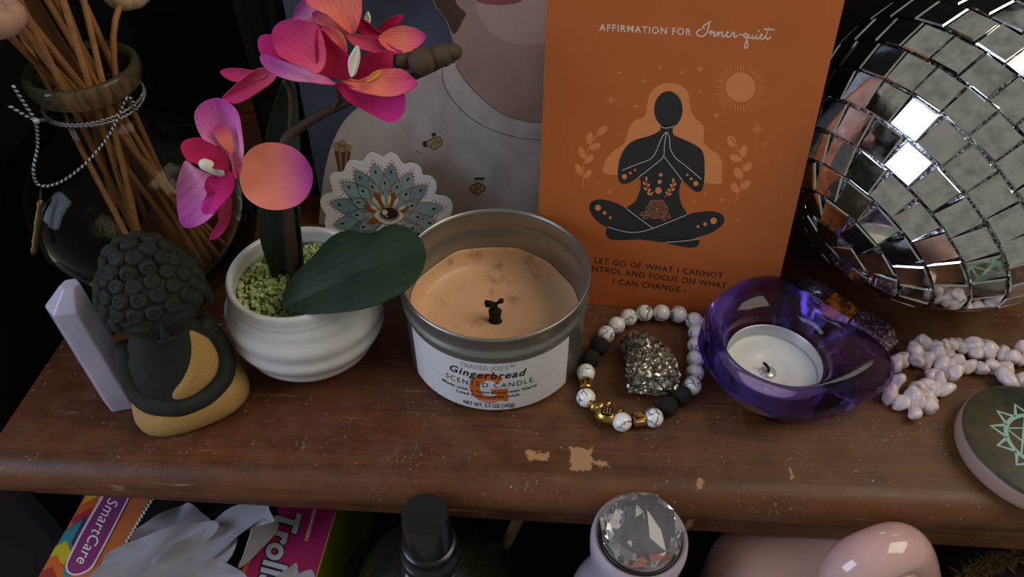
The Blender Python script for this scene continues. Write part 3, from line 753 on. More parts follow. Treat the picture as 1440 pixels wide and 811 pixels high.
P_PURP = petal_mat('petal_purple', [(0.0, '#d4507c'), (0.35, '#e08fb0'), (0.65, '#d070b0'), (1.0, '#bb4aa4')], stripe_amt=0.3)
P_MAG = petal_mat('petal_magenta', [(0.0, '#b01c52'), (0.6, '#cc2a74'), (1.0, '#d03a98')], stripe_amt=0.15)
P_CRIM = petal_mat('petal_crimson', [(0.0, '#8c1230'), (0.6, '#b01c46'), (1.0, '#c62e58')], stripe_amt=0.15)
P_CORAL = petal_mat('petal_coral', [(0.0, '#e0685a'), (0.5, '#e67c68'), (0.85, '#dc5878'), (1.0, '#b83488')], stripe_amt=0.3)
P_ROSE = petal_mat('petal_rose', [(0.0, '#dc5a70'), (0.5, '#d2446e'), (1.0, '#c0347c')], stripe_amt=0.3)
P_WHITE = mat('orchid_white', '#e2d6c8', 0.6); P_YEL = mat('orchid_yellow', '#d98b3a', 0.6)
STEM = mat('brown_stem', '#3a2018', 0.7, bump=(700, 0.4, 0.0006)); BUD = mat('brown_bud', '#40311f', 0.75, var=('#54402a', 300, 0.3), bump=(500, 0.6, 0.001))

# stem: up out of the gravel, then arching to the right with buds at its end
def S(px, py, y):
    return ony(px, py, y)
stem_path = cat([Vector((PCX - 0.002, PCY + 0.004, 0.036)), S(408, 330, 0.2285), S(404, 270, 0.2330), S(399, 205, 0.2400), S(420, 180, 0.245), S(462, 156, 0.249), S(512, 134, 0.252), S(575, 110, 0.254), S(612, 94, 0.255), S(640, 78, 0.256)], 7)
stem = part('stem', tube(stem_path, [0.0024 - 0.0011 * i / len(stem_path) for i in range(len(stem_path))], 9), STEM, orchid)
part('stem_branch', tube(cat([S(408, 190, 0.245), S(411, 160, 0.246), S(409, 128, 0.247), S(400, 112, 0.247)], 5), 0.0013, 8), STEM, orchid)
part('stem_branch', tube(cat([S(470, 152, 0.249), S(476, 138, 0.250), S(474, 118, 0.250)], 5), 0.0013, 8), STEM, orchid)
part('stem_branch', tube(cat([S(398, 215, 0.242), S(385, 235, 0.234), S(360, 248, 0.2285), S(340, 250, 0.2250)], 5), 0.0012, 8), STEM, orchid)
for px, py, yy, r in ((566, 86, 0.2575, 0.0033), (594, 86, 0.2545, 0.0050), (621, 78, 0.2560, 0.0042), (638, 73, 0.2568, 0.0030)):
    c = S(px, py, yy); part('bud', ellipsoid(c, (r * 1.1, r, r * 1.02), 16, 10), BUD, orchid)

def poly_leaf(m_=None):
    pass
LEAF = NT('orchid_leaf'); uvn = LEAF.n('ShaderNodeTexCoord'); sep = LEAF.n('ShaderNodeSeparateXYZ'); LEAF.t.links.new(uvn.outputs['UV'], sep.inputs[0])
nz = LEAF.noise(LEAF.coord('Object'), 60, 4); ribs = LEAF.math('SINE', LEAF.math('MULTIPLY', sep.outputs[0], 70.0))
lc = LEAF.mix(LEAF.remap(nz, 0.35, 0.65), '#16281a', '#1f3621')
lc = LEAF.mix(LEAF.math('MULTIPLY', LEAF.remap(ribs, 0.2, 1.0), 0.12), lc, '#2a4429')
lc = LEAF.mix(LEAF.remap(LEAF.math('ABSOLUTE', LEAF.math('SUBTRACT', sep.outputs[0], 0.5)), 0.0, 0.018, 0.5, 0.0), lc, '#0d1f10')
LEAF.p(col=lc, rough=0.42, spec=0.45); LEAF.bump(LEAF.math('ADD', LEAF.math('MULTIPLY', ribs, 0.15), nz), 0.2, 0.0006); LEAF = LEAF.m
z4 = zoomed(300, 190, 2.317)
b3 = onz(402, 428, 0.0500); t3 = onz(592, 352, 0.0660); mid_up = Vector((0.0, -0.28, 1)); ax = (t3 - b3).normalized(); ln_ = (mid_up - ax * mid_up.dot(ax)).normalized()
petal_sheet('leaf', z4([(232, 562), (222, 520), (260, 460), (320, 405), (385, 342), (440, 318), (520, 322), (580, 295), (640, 304), (680, 345), (688, 405), (662, 470), (610, 520), (520, 560), (420, 577), (300, 579)]), b3, ln_, LEAF, orchid, cup=-0.004, base=z4([(225, 560)])[0], tip=z4([(686, 370)])[0], thick=0.0006, fold=0.004, n=3)
petal_sheet('leaf', [(366, 292), (369, 330), (380, 375), (393, 415), (404, 436), (424, 424), (433, 402), (430, 350), (424, 300), (418, 262), (395, 255), (374, 270)], S(405, 380, 0.2310), (-0.15, -1, 0.16), LEAF, orchid, cup=0.001, base=(404, 434), tip=(392, 258), thick=0.0006, fold=0.005, n=3)
petal_sheet('leaf', [(380, 300), (374, 240), (378, 180), (392, 130), (405, 98), (418, 130), (424, 200), (424, 290), (410, 320)], S(402, 250, 0.252), (-0.1, -1, 0.1), LEAF, orchid, cup=0.002, base=(402, 318), tip=(405, 100), thick=0.0006, fold=0.004, n=3)

zf1 = zoomed(240, 130, 3.862)
def fl(zf, pts):
    return zf(pts)
# each bloom is a part; its petals are sub-parts
def bloom(loc):
    o = bpy.data.objects.new('flower', None); COL.objects.link(o); o.parent = orchid; o.location = Vector(loc) - ORG[orchid]; o.empty_display_size = 0.01
    ORG[o] = Vector(loc); return o
f1 = bloom(S(335, 250, 0.2220)); y1 = 0.236
def pt(parent, zf, pts, px, py, y, nrm, m, cup=0.002, base=None, tip=None, **kw):
    return petal_sheet('petal', zf(pts), S(px, py, y), nrm, m, parent, cup, zf([base])[0] if base else None, zf([tip])[0] if tip else None, **kw)
pt(f1, zf1, [(375, 470), (385, 380), (430, 310), (500, 275), (580, 274), (670, 302), (740, 365), (773, 450), (755, 540), (700, 602), (620, 634), (540, 634), (460, 607), (400, 555)], 388, 248, 0.2220, (0.25, -1, 0.45), P_PEACH, 0.0016, (378, 465), (773, 450), ruffle=0.0004)
pt(f1, zf1, [(350, 470), (330, 380), (290, 320), (240, 275), (185, 240), (150, 160), (145, 95), (190, 45), (265, 32), (330, 58), (375, 110), (392, 200), (402, 310), (385, 420)], 310, 180, 0.2225, (0.1, -1, 0.35), P_PURP, 0.004, (355, 460), (250, 35), fold=0.003)
pt(f1, zf1, [(335, 330), (280, 290), (245, 240), (232, 195), (262, 175), (305, 190), (335, 250)], 315, 195, 0.2200, (0.3, -1, 0.3), P_CORAL, 0.001, (330, 330), (250, 180))
pt(f1, zf1, [(320, 420), (240, 410), (150, 390), (90, 360), (62, 300), (80, 262), (140, 245), (210, 255), (270, 300), (310, 350)], 290, 215, 0.2190, (-0.2, -1, 0.7), P_CRIM, 0.003, (320, 410), (70, 290))
pt(f1, zf1, [(340, 480), (270, 470), (200, 430), (140, 395), (85, 368), (62, 430), (42, 530), (42, 620), (70, 705), (110, 730), (165, 715), (230, 670), (290, 590)], 275, 280, 0.2207, (-0.25, -1, 0.25), P_PURP, 0.005, (340, 470), (80, 715), ruffle=0.0005)
pt(f1, zf1, [(355, 470), (320, 420), (250, 435), (200, 462), (188, 500), (205, 540), (178, 590), (180, 640), (215, 665), (270, 620), (330, 550)], 300, 270, 0.2180, (-0.3, -1, 0.15), P_MAG, 0.003, (350, 460), (200, 655), ruffle=0.0006)
pt(f1, zf1, [(330, 560), (285, 590), (258, 645), (262, 690), (240, 735), (210, 795), (260, 780), (305, 730), (328, 650)], 310, 310, 0.2230, (0.2, -1, 0.1), P_ROSE, 0.002, (330, 565), (212, 793))
cA = S(318, 243, 0.2190); cB = S(281, 228, 0.2155)
part('column', tube([cA, cA * 0.85 + cB * 0.15, cA * 0.5 + cB * 0.5, cA * 0.12 + cB * 0.88, cB], [0.0012, 0.0020, 0.0024, 0.0020, 0.0010], 12), P_WHITE, f1, label='cream white column')
f2 = bloom(S(455, 105, 0.2495)); zf2 = zoomed(300, 0, 4.053)
pt(f2, zf2, [(40, 412), (75, 391), (140, 390), (215, 400), (300, 420), (280, 450), (200, 460), (150, 468), (90, 455)], 350, 105, 0.2570, (0, -1, 0.5), P_ROSE, 0.002, (300, 430), (35, 410))
pt(f2, zf2, [(50, 562), (110, 500), (190, 430), (270, 385), (360, 400), (345, 460), (250, 530), (150, 585), (90, 580)], 350, 120, 0.2545, (0.1, -1, 0.4), P_ROSE, 0.003, (360, 410), (60, 570), fold=0.001)
pt(f2, zf2, [(255, 240), (270, 205), (325, 198), (400, 230), (420, 330), (350, 340), (290, 325), (262, 285)], 385, 65, 0.2560, (0, -1, 0.4), P_MAG, 0.002, (410, 320), (258, 230))
pt(f2, zf2, [(800, 450), (820, 370), (850, 320), (920, 300), (1012, 288), (1018, 380), (960, 420), (870, 480)], 525, 95, 0.2540, (0.1, -1, 0.3), P_CRIM, 0.002, (820, 450), (1000, 290))
pt(f2, zf2, [(600, 420), (540, 392), (440, 352), (375, 305), (345, 245), (345, 180), (380, 128), (450, 110), (530, 118), (600, 150), (640, 250), (640, 360)], 420, 65, 0.2490, (-0.1, -1, 0.55), P_ROSE, 0.005, (600, 420), (360, 160), ruffle=0.0006)
pt(f2, zf2, [(620, 148), (690, 163), (745, 208), (762, 288), (740, 310), (690, 270), (640, 215)], 470, 55, 0.2515, (0.2, -1, 0.5), P_CORAL, 0.002, (745, 300), (630, 150))
pt(f2, zf2, [(610, 415), (585, 330), (578, 240), (590, 165), (630, 170), (680, 230), (750, 292), (792, 360), (782, 442), (700, 445)], 470, 85, 0.2475, (0.15, -1, 0.4), P_CRIM, 0.004, (690, 440), (600, 165))
pt(f2, zf2, [(560, 470), (460, 462), (350, 425), (285, 372), (270, 325), (300, 310), (360, 335), (450, 365), (540, 395), (640, 440), (700, 482), (640, 482)], 420, 100, 0.2465, (-0.1, -1, 0.9), P_PURP, 0.003, (690, 475), (275, 330))
pt(f2, zf2, [(720, 448), (800, 462), (880, 440), (960, 398), (1060, 393), (1120, 430), (1166, 476), (1100, 530), (1000, 552), (880, 537), (770, 498)], 535, 115, 0.2470, (0.2, -1, 0.9), P_CORAL, 0.003, (725, 450), (1160, 475), ruffle=0.0006)
pt(f2, zf2, [(690, 462), (740, 470), (830, 510), (920, 540), (1020, 548), (1090, 532), (1086, 640), (1030, 690), (950, 672), (830, 612), (760, 560), (710, 505)], 530, 142, 0.2455, (0.15, -1, 0.0), P_MAG, 0.003, (690, 465), (1060, 670), ruffle=0.0005)
pt(f2, zf2, [(780, 430), (772, 350), (800, 290), (822, 262), (832, 310), (820, 380), (800, 432)], 497, 85, 0.2440, (0.1, -1, 0.3), P_WHITE, 0.001, (790, 430), (822, 265), thick=0.0015)
pt(f2, zf2, [(872, 465), (900, 425), (955, 398), (945, 435), (900, 466)], 525, 107, 0.2445, (0.1, -1, 0.6), P_YEL, 0.001, (875, 465), (955, 400), thick=0.0010)
f3 = bloom(S(500, 35, 0.264))
pt(f3, zf2, [(460, 108), (468, 60), (485, 30), (520, -10), (570, 0), (590, 80), (580, 130), (520, 118)], 430, 18, 0.2680, (-0.1, -1, 0.3), P_PURP, 0.002, (580, 120), (480, 40))
pt(f3, zf2, [(560, 40), (530, -20), (560, -110), (640, -160), (760, -150), (830, -80), (848, 20), (842, 110), (815, 180), (780, 190), (720, 140), (650, 85)], 470, 5, 0.2630, (-0.05, -1, 0.5), P_CORAL, 0.006, (790, 185), (620, -150), ruffle=0.0006)
pt(f3, zf2, [(570, 68), (650, 88), (735, 152), (760, 190), (700, 195), (640, 155), (575, 122)], 460, 30, 0.2615, (0, -1, 0.6), P_CORAL, 0.002, (750, 185), (572, 70))
pt(f3, zf2, [(825, 165), (835, 120), (860, 112), (930, 168), (995, 215), (930, 222), (850, 200)], 520, 40, 0.2640, (0.1, -1, 0.4), P_CRIM, 0.002, (830, 160), (990, 215))
pt(f3, zf2, [(925, 195), (960, 140), (1010, 100), (1078, 84), (1070, 122), (1010, 180), (960, 218)], 545, 38, 0.2660, (0.1, -1, 0.3), P_CRIM, 0.0015, (925, 205), (1078, 86))
pt(f3, zf2, [(940, 222), (975, 185), (1020, 162), (1085, 150), (1160, 168), (1212, 213), (1150, 282), (1070, 305), (985, 280)], 565, 55, 0.2610, (0.2, -1, 0.7), P_CORAL, 0.003, (945, 225), (1210, 213))
pt(f3, zf2, [(750, 190), (850, 202), (950, 222), (1040, 280), (1075, 290), (1050, 312), (960, 308), (880, 295), (800, 260)], 520, 62, 0.2595, (0, -1, 0.8), P_ROSE, 0.002, (755, 192), (1070, 292))
pt(f3, zf2, [(858, 115), (865, 90), (880, 68), (892, 100), (888, 135), (870, 135)], 516, 25, 0.2660, (0, -1, 0.3), P_WHITE, 0.0006, (870, 132), (880, 70), thick=0.0012)
# ================================================================== reed diffuser
VX, VY = -0.1735, 0.2775; VH = 0.113
vase = thing('glass_diffuser_vase', 'round clear glass diffuser vase with a flared neck behind the little statue', 'vase', (VX, VY, 0))
VG = NT('clear_glass'); tr_ = VG.n('ShaderNodeBsdfTransparent'); tr_.inputs[0].default_value = hx('#f3f3ec'); gs_ = VG.n('ShaderNodeBsdfGlossy'); gs_.inputs['Roughness'].default_value = 0.03
fz0 = VG.n('ShaderNodeFresnel'); fz0.inputs['IOR'].default_value = 1.17; mxs = VG.n('ShaderNodeMixShader'); VG.t.links.new(fz0.outputs[0], mxs.inputs[0]); VG.t.links.new(tr_.outputs[0], mxs.inputs[1]); VG.t.links.new(gs_.outputs[0], mxs.inputs[2]); VG.t.links.new(mxs.outputs[0], VG.out.inputs['Surface']); VG = VG.m
vo_ = [(0.0005, 0.0), (0.026, 0.0), (0.0300, 0.0015), (0.0400, 0.010), (0.0480, 0.022), (0.0522, 0.036), (0.0532, 0.048), (0.0510, 0.061), (0.0450, 0.073), (0.0360, 0.082), (0.0260, 0.088), (0.0195, 0.093), (0.0178, 0.098), (0.0182, 0.1035), (0.0198, 0.1065), (0.0214, 0.1085), (0.0216, 0.1115), (0.0206, 0.1130)]
vi_ = [(0.0192, 0.1128), (0.0180, 0.1100), (0.0164, 0.1040), (0.0160, 0.098), (0.0177, 0.092), (0.0246, 0.0865), (0.0348, 0.0805), (0.0435, 0.0718), (0.0493, 0.0603), (0.0514, 0.048), (0.0504, 0.0365), (0.0462, 0.0232), (0.0382, 0.0122), (0.0280, 0.0055), (0.0005, 0.0045)]
pv = [tuple(q)[:2] for q in cat([(a, b_, 0) for a, b_ in vo_ + vi_], 2)]
part('vase_body', lathe([(max(r, 0.0004), z_) for r, z_ in pv], 64, (VX, VY, 0), True, True), VG, vase)
RIMG = NT('olive_glass'); RIMG.p(col='#b8ae8a', rough=0.05, trans=0.9, ior=1.3, spec=0.5); RIMG = RIMG.m
part('rim', lathe([(0.0206, 0.1048), (0.0219, 0.1082), (0.0223, 0.1110), (0.0219, 0.1132), (0.0208, 0.1140), (0.0194, 0.1136), (0.0184, 0.1118)], 64, (VX, VY, 0)), RIMG, vase)
# cord with two tied tails and a pendant
CORD = NT('twisted_cord'); tc = CORD.n('ShaderNodeTexCoord'); sp_ = CORD.n('ShaderNodeSeparateXYZ'); CORD.t.links.new(tc.outputs['UV'], sp_.inputs[0])
CORD.p(col=CORD.mix(CORD.math('GREATER_THAN', CORD.math('FRACT', CORD.math('ADD', CORD.math('MULTIPLY', sp_.outputs[1], 520.0), sp_.outputs[0])), 0.5), '#b4b4b8', '#1c1c20'), rough=0.45, metal=0.3); CORD = CORD.m
cord = thing('twisted_cord', 'black and silver twisted cord with a small pendant tied around the glass neck', 'cord', (VX, VY, 0.0995))
def ring_pt(a, z_, r=0.0192):
    return Vector((VX + r * math.cos(a), VY + r * math.sin(a), z_))
uvs = []; part('neck_loop', tube([ring_pt(2 * PI * i / 40, 0.0975 + 0.0004 * math.sin(6 * PI * i / 40), 0.0196) for i in range(41)], 0.00055, 6, True, uvs), CORD, cord, uv=uvs)
uvs = []; part('neck_loop', tube([ring_pt(2 * PI * i / 40, 0.0990 + 0.0003 * math.cos(4 * PI * i / 40), 0.0196) for i in range(41)], 0.00055, 6, True, uvs), CORD, cord, uv=uvs)
def on_vase(px, py, extra=0.0024):
    """point on the vase's outer skin seen at a picture position"""
    d = ray(px, py).normalized(); p = CPOS.copy()
    prof = vo_[1:]
    for i in range(4000):
        p = p + d * 0.0002
        r = math.hypot(p.x - VX, p.y - VY)
        if 0 <= p.z <= VH:
            for (r0, z0_), (r1, z1_) in zip(prof, prof[1:]):
                if z0_ <= p.z <= z1_ and z1_ > z0_:
                    rr = r0 + (r1 - r0) * (p.z - z0_) / (z1_ - z0_)
                    if r <= rr + extra:
                        return p
    return None
def drape(pts, fallback_y):
    out = []
    for a in pts:
        q = on_vase(*a)
        out.append(q if q else ony(a[0], a[1], fallback_y))
    return out
sw = [ring_pt(-0.35, 0.0972, 0.0212)] + drape([(180, 136), (165, 168), (150, 195), (128, 222), (105, 243), (85, 256), (66, 262)], VY - 0.02)
uvs = []; part('hanging_loop', tube(cat(sw, 4), 0.0006, 6, True, uvs), CORD, cord, uv=uvs)
kn = ony(51, 170, sw[-1].y + 0.004)
uvs = []; part('hanging_loop', tube(cat([sw[-1], ony(52, 258, sw[-1].y), ony(47, 238, sw[-1].y), ony(53, 205, kn.y), kn], 5), 0.0006, 6, True, uvs), CORD, cord, uv=uvs)
uvs = []; part('hanging_loop', tube(cat([kn, on_vase(66, 168, 0.002) or ony(64, 168, kn.y + 0.004), ring_pt(3.80, 0.0960, 0.0206)], 5), 0.0007, 6, True, uvs), CORD, cord, uv=uvs)
part('knot', ellipsoid(kn, (0.0012, 0.0011, 0.0012), 12, 8), CORD, cord)
for e0, e1 in (((36, 148), (18, 120)), ((32, 160), (12, 148))):
    uvs = []; part('loose_end', tube(cat([kn, ony(e0[0], e0[1], kn.y), ony(e1[0], e1[1], kn.y)], 4), 0.0006, 6, True, uvs), CORD, cord, uv=uvs)
p0 = on_vase(57, 264, 0.0022) or ony(56, 264, sw[-1].y - 0.002); pend_top = on_vase(57, 280, 0.0045) or ony(57, 280, sw[-1].y - 0.004); pend_bot = on_vase(47, 358, 0.0045) or ony(46, 360, sw[-1].y - 0.006)
part('pendant_thread', tube([p0, pend_top], 0.0004, 6), mat('dark_thread', '#221f1c', 0.7), cord)
pd = (pend_bot - pend_top); pts_ = [pend_top + pd * (i / 12) for i in range(13)]
part('pendant', tube(pts_, [0.0008, 0.0013, 0.0009, 0.0012, 0.0011, 0.0014, 0.0011, 0.0012, 0.0011, 0.0014, 0.0010, 0.0014, 0.0008], 10), mat('aged_gold', '#6b5836', 0.4, metal=0.8), cord, label='dull gold bar pendant')
# reeds
REED = NT('rattan_reed'); rv = REED.coord('Object', scale=(60, 60, 60))
REED.p(col=REED.mix(REED.noise(REED.coord('Object'), 160, 4), '#a8733f', '#7c4f28'), rough=0.6); REED.bump(REED.noise(REED.coord('Object', scale=(1, 1, 0.15)), 1600, 3), 0.4, 0.0004); REED = REED.m
REEDL = mat('rattan_reed_pale', '#b98550', 0.6, var=('#8f5f35', 200, 0.3))
def reed_obj(bot, neck, length, r, label, m):
    b_ = Vector(bot); n_ = Vector(neck); d = (n_ - b_).normalized()
    pth = [b_ + d * (length * i / 10) + Vector((noise.noise(Vector((i * 0.4, bot[0] * 90, 1))), noise.noise(Vector((i * 0.4, bot[1] * 90, 5))), 0)) * 0.0003 for i in range(11)]
    return solo('diffuser_reed', tube(pth, r, 8), m, label, 'reed', b_, group='rattan reeds in the glass vase')
specs = []
rl = 'thin rattan reed standing in the glass diffuser vase, fanned out with the others'
#          picture position at the vase foot        at the rim
for (bx, by, bz), (nx, ny) in (
        ((0.0084, -0.0296, 0.0080), (-0.0131, -0.0050)),
        ((0.0218, -0.0068, 0.0090), (0.0043, -0.0016)),
        ((0.0227, -0.0017, 0.0090), (-0.0030, 0.0134)),
        ((0.0282, 0.0074, 0.0120), (-0.0036, -0.0053)),
        ((0.0302, -0.0041, 0.0120), (0.0028, -0.0079)),
        ((0.0109, 0.0117, 0.0070), (0.0066, 0.0113)),
        ((0.0019, -0.0234, 0.0080), (0.0108, -0.0078)),
        ((-0.0082, 0.0111, 0.0070), (-0.0006, 0.0066)),
        ((0.0155, -0.0015, 0.0110), (-0.0023, -0.0099)),
        ((-0.0040, -0.0120, 0.0080), (0.0075, -0.0118)),
        ((-0.0037, -0.0067, 0.0100), (-0.0015, -0.0138)),
        ((-0.0140, -0.0081, 0.0100), (-0.0058, 0.0088))):
    specs.append(((VX + bx, VY + by, bz), (VX + nx, VY + ny, 0.108)))
sb = Vector((VX + 0.016, VY + 0.004, 0.008)); stp = Vector((VX - 0.004, VY + 0.0015, 0.108))
for i, (a, b_) in enumerate(specs):
    reed_obj(a, b_, 0.205 + 0.01 * (i % 3), 0.0012 + 0.0001 * (i % 3), ('warm brown thin rattan reed standing in the glass diffuser vase' if i % 3 else 'pale tan thin rattan reed standing in the glass diffuser vase'), REED if i % 3 else REEDL)
# broad flat slat among the reeds
d_ = (stp - sb).normalized(); sd_ = d_.cross(Vector((0.35, -0.9, 0.2))).normalized(); nn_ = sd_.cross(d_)
rg = [[sb + d_ * (0.2 * i / 8) + sd_ * (w * sx) + nn_ * (0.0009 * sy) for sx, sy in ((-1, -1), (1, -1), (1, 1), (-1, 1))] for i, w in enumerate((0.0022, 0.0022, 0.0024, 0.0026, 0.003, 0.0042, 0.0056, 0.0068, 0.0075))]
solo('flat_wood_slat', loft(rg, True, True), mat('brown_slat', '#6a431f', 0.65, var=('#4d2f14', 120, 0.25), bump=(400, 0.3, 0.0006)), 'broad flat brown wooden slat among the thin reeds', 'slat', sb, smooth=False, bevel=0.0004)
# pale dried flower heads at reed tips
def flower_head(name, c, r, col, label, stalk_to, via):
    t_ = thing(name, label, 'dried flower', stalk_to)
    m = mat(name + '_petals', col, 0.7, bump=(300, 0.3, 0.0006))
    part('stalk', tube(cat([Vector(stalk_to), Vector(via), Vector(c)], 6), 0.0013, 8), REED, t_)
    part('core', ellipsoid(c, (r * 0.62, r * 0.62, r * 0.55), 18, 10), m, t_)
    for i in range(7):
        a = 2 * PI * i / 7 + 0.3
        p = ellipsoid((0, 0, 0), (r * 0.52, r * 0.36, r * 0.5), 14, 9)
        part('petal', xf(p, Matrix.Translation(Vector(c) + Vector((math.cos(a), math.sin(a), 0.0)) * r * 0.55) @ Matrix.Rotation(a + PI / 2, 4, 'Z') @ Matrix.Rotation(0.5, 4, 'X')), m, t_)
flower_head('rosy_dried_flower', ony(-6, 28, 0.243), 0.0105, '#b58a76', 'dusty pink dried flower head leaning out of the glass vase', (VX + 0.022, VY + 0.012, 0.010), (VX - 0.0105, VY - 0.0065, 0.114))
flower_head('cream_dried_flower', ony(179, -9, 0.305), 0.0105, '#c9b08a', 'cream dried flower head on a reed above the glass vase', (VX - 0.010, VY - 0.004, 0.008), (VX + 0.0120, VY + 0.0050, 0.114))

# ================================================================== quartz tower
OB = onz(174, 566)
ob_c = Vector((-0.1672, 0.1972, 0))
QZ = NT('milky_quartz'); qv = QZ.coord('Object')
QZ.p(col=QZ.mix(QZ.noise(qv, 60, 4), '#bdb6cc', '#a8a2bc'), rough=0.25, sss=0.3, sssc=0.004, spec=0.5); QZ = QZ.m
def hexring(r, z_, a0=0.25, off=(0, 0)):
    return [ob_c + Vector((off[0] + r * math.cos(a0 + PI * i / 3), off[1] + r * 0.92 * math.sin(a0 + PI * i / 3), z_)) for i in range(6)]
solo('quartz_tower', loft([hexring(0.0080, 0.0003), hexring(0.0084, 0.0012), hexring(0.0080, 0.0600), hexring(0.0036, 0.0672, off=(0.0028, 0.0026))], True, True), QZ, 'pale lilac six-sided quartz tower point standing beside the little statue', 'crystal', ob_c, smooth=False, bevel=0.0005)

# ================================================================== little seated statue
BS = Vector((-0.1365, 0.1965, 0)); BR = Matrix.Translation(BS) @ Matrix.Rotation(math.radians(27), 4, 'Z')
statue = thing('seated_monk_statue', 'small dark seated monk statue with curled hair and sandy yellow lap', 'statue', BS)
SDARK = mat('dark_green_stone', '#23271f', 0.75, var=('#1a1d19', 90, 0.3), bump=(600, 0.35, 0.0005), spec=0.3)
SAND = NT('speckled_sand'); sv = SAND.coord('Object'); svo = SAND.vor(sv, 900.0)
SAND.p(col=SAND.mix(SAND.math('MULTIPLY', SAND.math('LESS_THAN', svo.outputs['Distance'], 0.22), 0.5), SAND.mix(SAND.noise(sv, 90, 3), '#b08a4e', '#9c7840'), '#6a5130'), rough=0.8); SAND.bump(SAND.noise(sv, 1400, 2), 0.3, 0.0003); SAND = SAND.m
cm = 0.01
def B(vf):
    return xf(vf, BR @ Matrix.Scale(cm, 4))
# lap: a smooth pebble-like block
lap = []
for zz_, k in ((0.02, 0.80), (0.12, 0.90), (0.35, 0.98), (0.7, 1.0), (1.05, 0.97), (1.35, 0.90), (1.6, 0.76), (1.75, 0.55)):
    ring = []
    for j in range(40):
        a = 2 * PI * j / 40; c_, s_ = math.cos(a), math.sin(a)
        r_ = (abs(c_ / 2.35) ** 2.6 + abs(s_ / 1.55) ** 2.6) ** (-1 / 2.6)
        ring.append((r_ * c_ * k, r_ * s_ * k - 0.25, zz_))
    lap.append(ring)
part('lap', B(loft(lap, True, True)), SAND, statue, label='sandy yellow speckled lap')
tor_prof = [(1.15, 1.85, 1.30, -0.1), (1.5, 1.92, 1.38, -0.1), (2.0, 1.90, 1.38, 0.0), (2.8, 1.80, 1.32, 0.1), (3.6, 1.62, 1.20, 0.18), (4.3, 1.25, 1.02, 0.18), (5.0, 0.85, 0.82, 0.08), (5.4, 0.75, 0.75, 0.0)]
def torso_pt(phi, zz_, k=0.0):
    for (z0_, a0, b0_, y0), (z1_, a1, b1, y1_) in zip(tor_prof, tor_prof[1:]):
        if z0_ <= zz_ <= z1_:
            t_ = (zz_ - z0_) / (z1_ - z0_); rx = a0 + (a1 - a0) * t_ + k; ry = b0_ + (b1 - b0_) * t_ + k; yo = y0 + (y1_ - y0) * t_
            return Vector((rx * math.sin(phi), yo - ry * math.cos(phi), zz_))
tor = [[torso_pt(2 * PI * j / 40, z0_ + (0.0001 if i == 0 else -0.0001)) for j in range(40)] for i, (z0_, *_r) in enumerate(tor_prof)]
part('robe', B(loft(tor, True, True)), SDARK, statue)
# bare chest: a raised sandy patch wrapped on the torso
patch = [tuple(p) for p in cat([(56, 4.4), (66, 3.6), (62, 2.8), (45, 2.25), (20, 2.0), (0, 1.9), (-15, 2.0), (-13, 2.35), (3, 2.8), (18, 3.3), (36, 3.95)], 4, True)]
pc = Vector((34, 2.95)); V_, F_ = [], []
for k in range(1, 7):
    for p in patch:
        q = pc + (Vector(p) - pc) * (k / 6); V_.append(torso_pt(math.radians(q.x), q.y, 0.12 * (1 - (k / 6) ** 4) + 0.005))
V_.append(torso_pt(math.radians(pc.x), pc.y, 0.125)); n_ = len(patch)
for k in range(5):
    for j in range(n_):
        l = (j + 1) % n_; F_.append((k * n_ + j, (k + 1) * n_ + j, (k + 1) * n_ + l, k * n_ + l))
for j in range(n_):
    F_.append((len(V_) - 1, j, (j + 1) % n_))
part('chest', B((V_, F_)), SAND, statue, label='sandy yellow bare chest')
arm1 = cat([torso_pt(math.radians(a), z_, -0.1) for a, z_ in ((100, 3.9), (95, 3.1), (80, 2.2), (52, 1.72), (18, 1.5), (-15, 1.42))], 5)
part('arm', B(tube(arm1, [0.50 - 0.12 * i / len(arm1) for i in range(len(arm1))], 12)), SDARK, statue)
arm2 = cat([torso_pt(math.radians(a), z_, -0.1) for a, z_ in ((-100, 3.9), (-95, 3.1), (-80, 2.2), (-52, 1.72), (-18, 1.5), (5, 1.42))], 5)
part('arm', B(tube(arm2, [0.50 - 0.12 * i / len(arm2) for i in range(len(arm2))], 12)), SDARK, statue)
HC = Vector((0.28, 0.0, 6.45)); HR = (1.80, 1.76, 1.90)
hd = []
for i in range(1, 18):
    a = -PI / 2 + PI * i / 18; ring = []
    for j in range(40):
        b_ = 2 * PI * j / 40; x, y, z_ = math.cos(a) * math.cos(b_), math.cos(a) * math.sin(b_), math.sin(a)
        jaw = 1.0 - 0.26 * max(0, -z_) ** 1.3            # narrower towards the chin
        ring.append((HC.x + HR[0] * x * jaw, HC.y + HR[1] * y * jaw - 0.18 * max(0, -z_), HC.z + HR[2] * z_))
    hd.append(ring)
head = part('head', B(loft(hd, True, True)), SDARK, statue)
part('nose', B(tube(cat([HC + Vector((0, -1.66, 0.10)), HC + Vector((0, -1.76, -0.25)), HC + Vector((0, -1.80, -0.58)), HC + Vector((0, -1.60, -0.72))], 4), [0.07] * 4 + [0.10] * 4 + [0.15] * 4 + [0.09], 10)), SDARK, head)
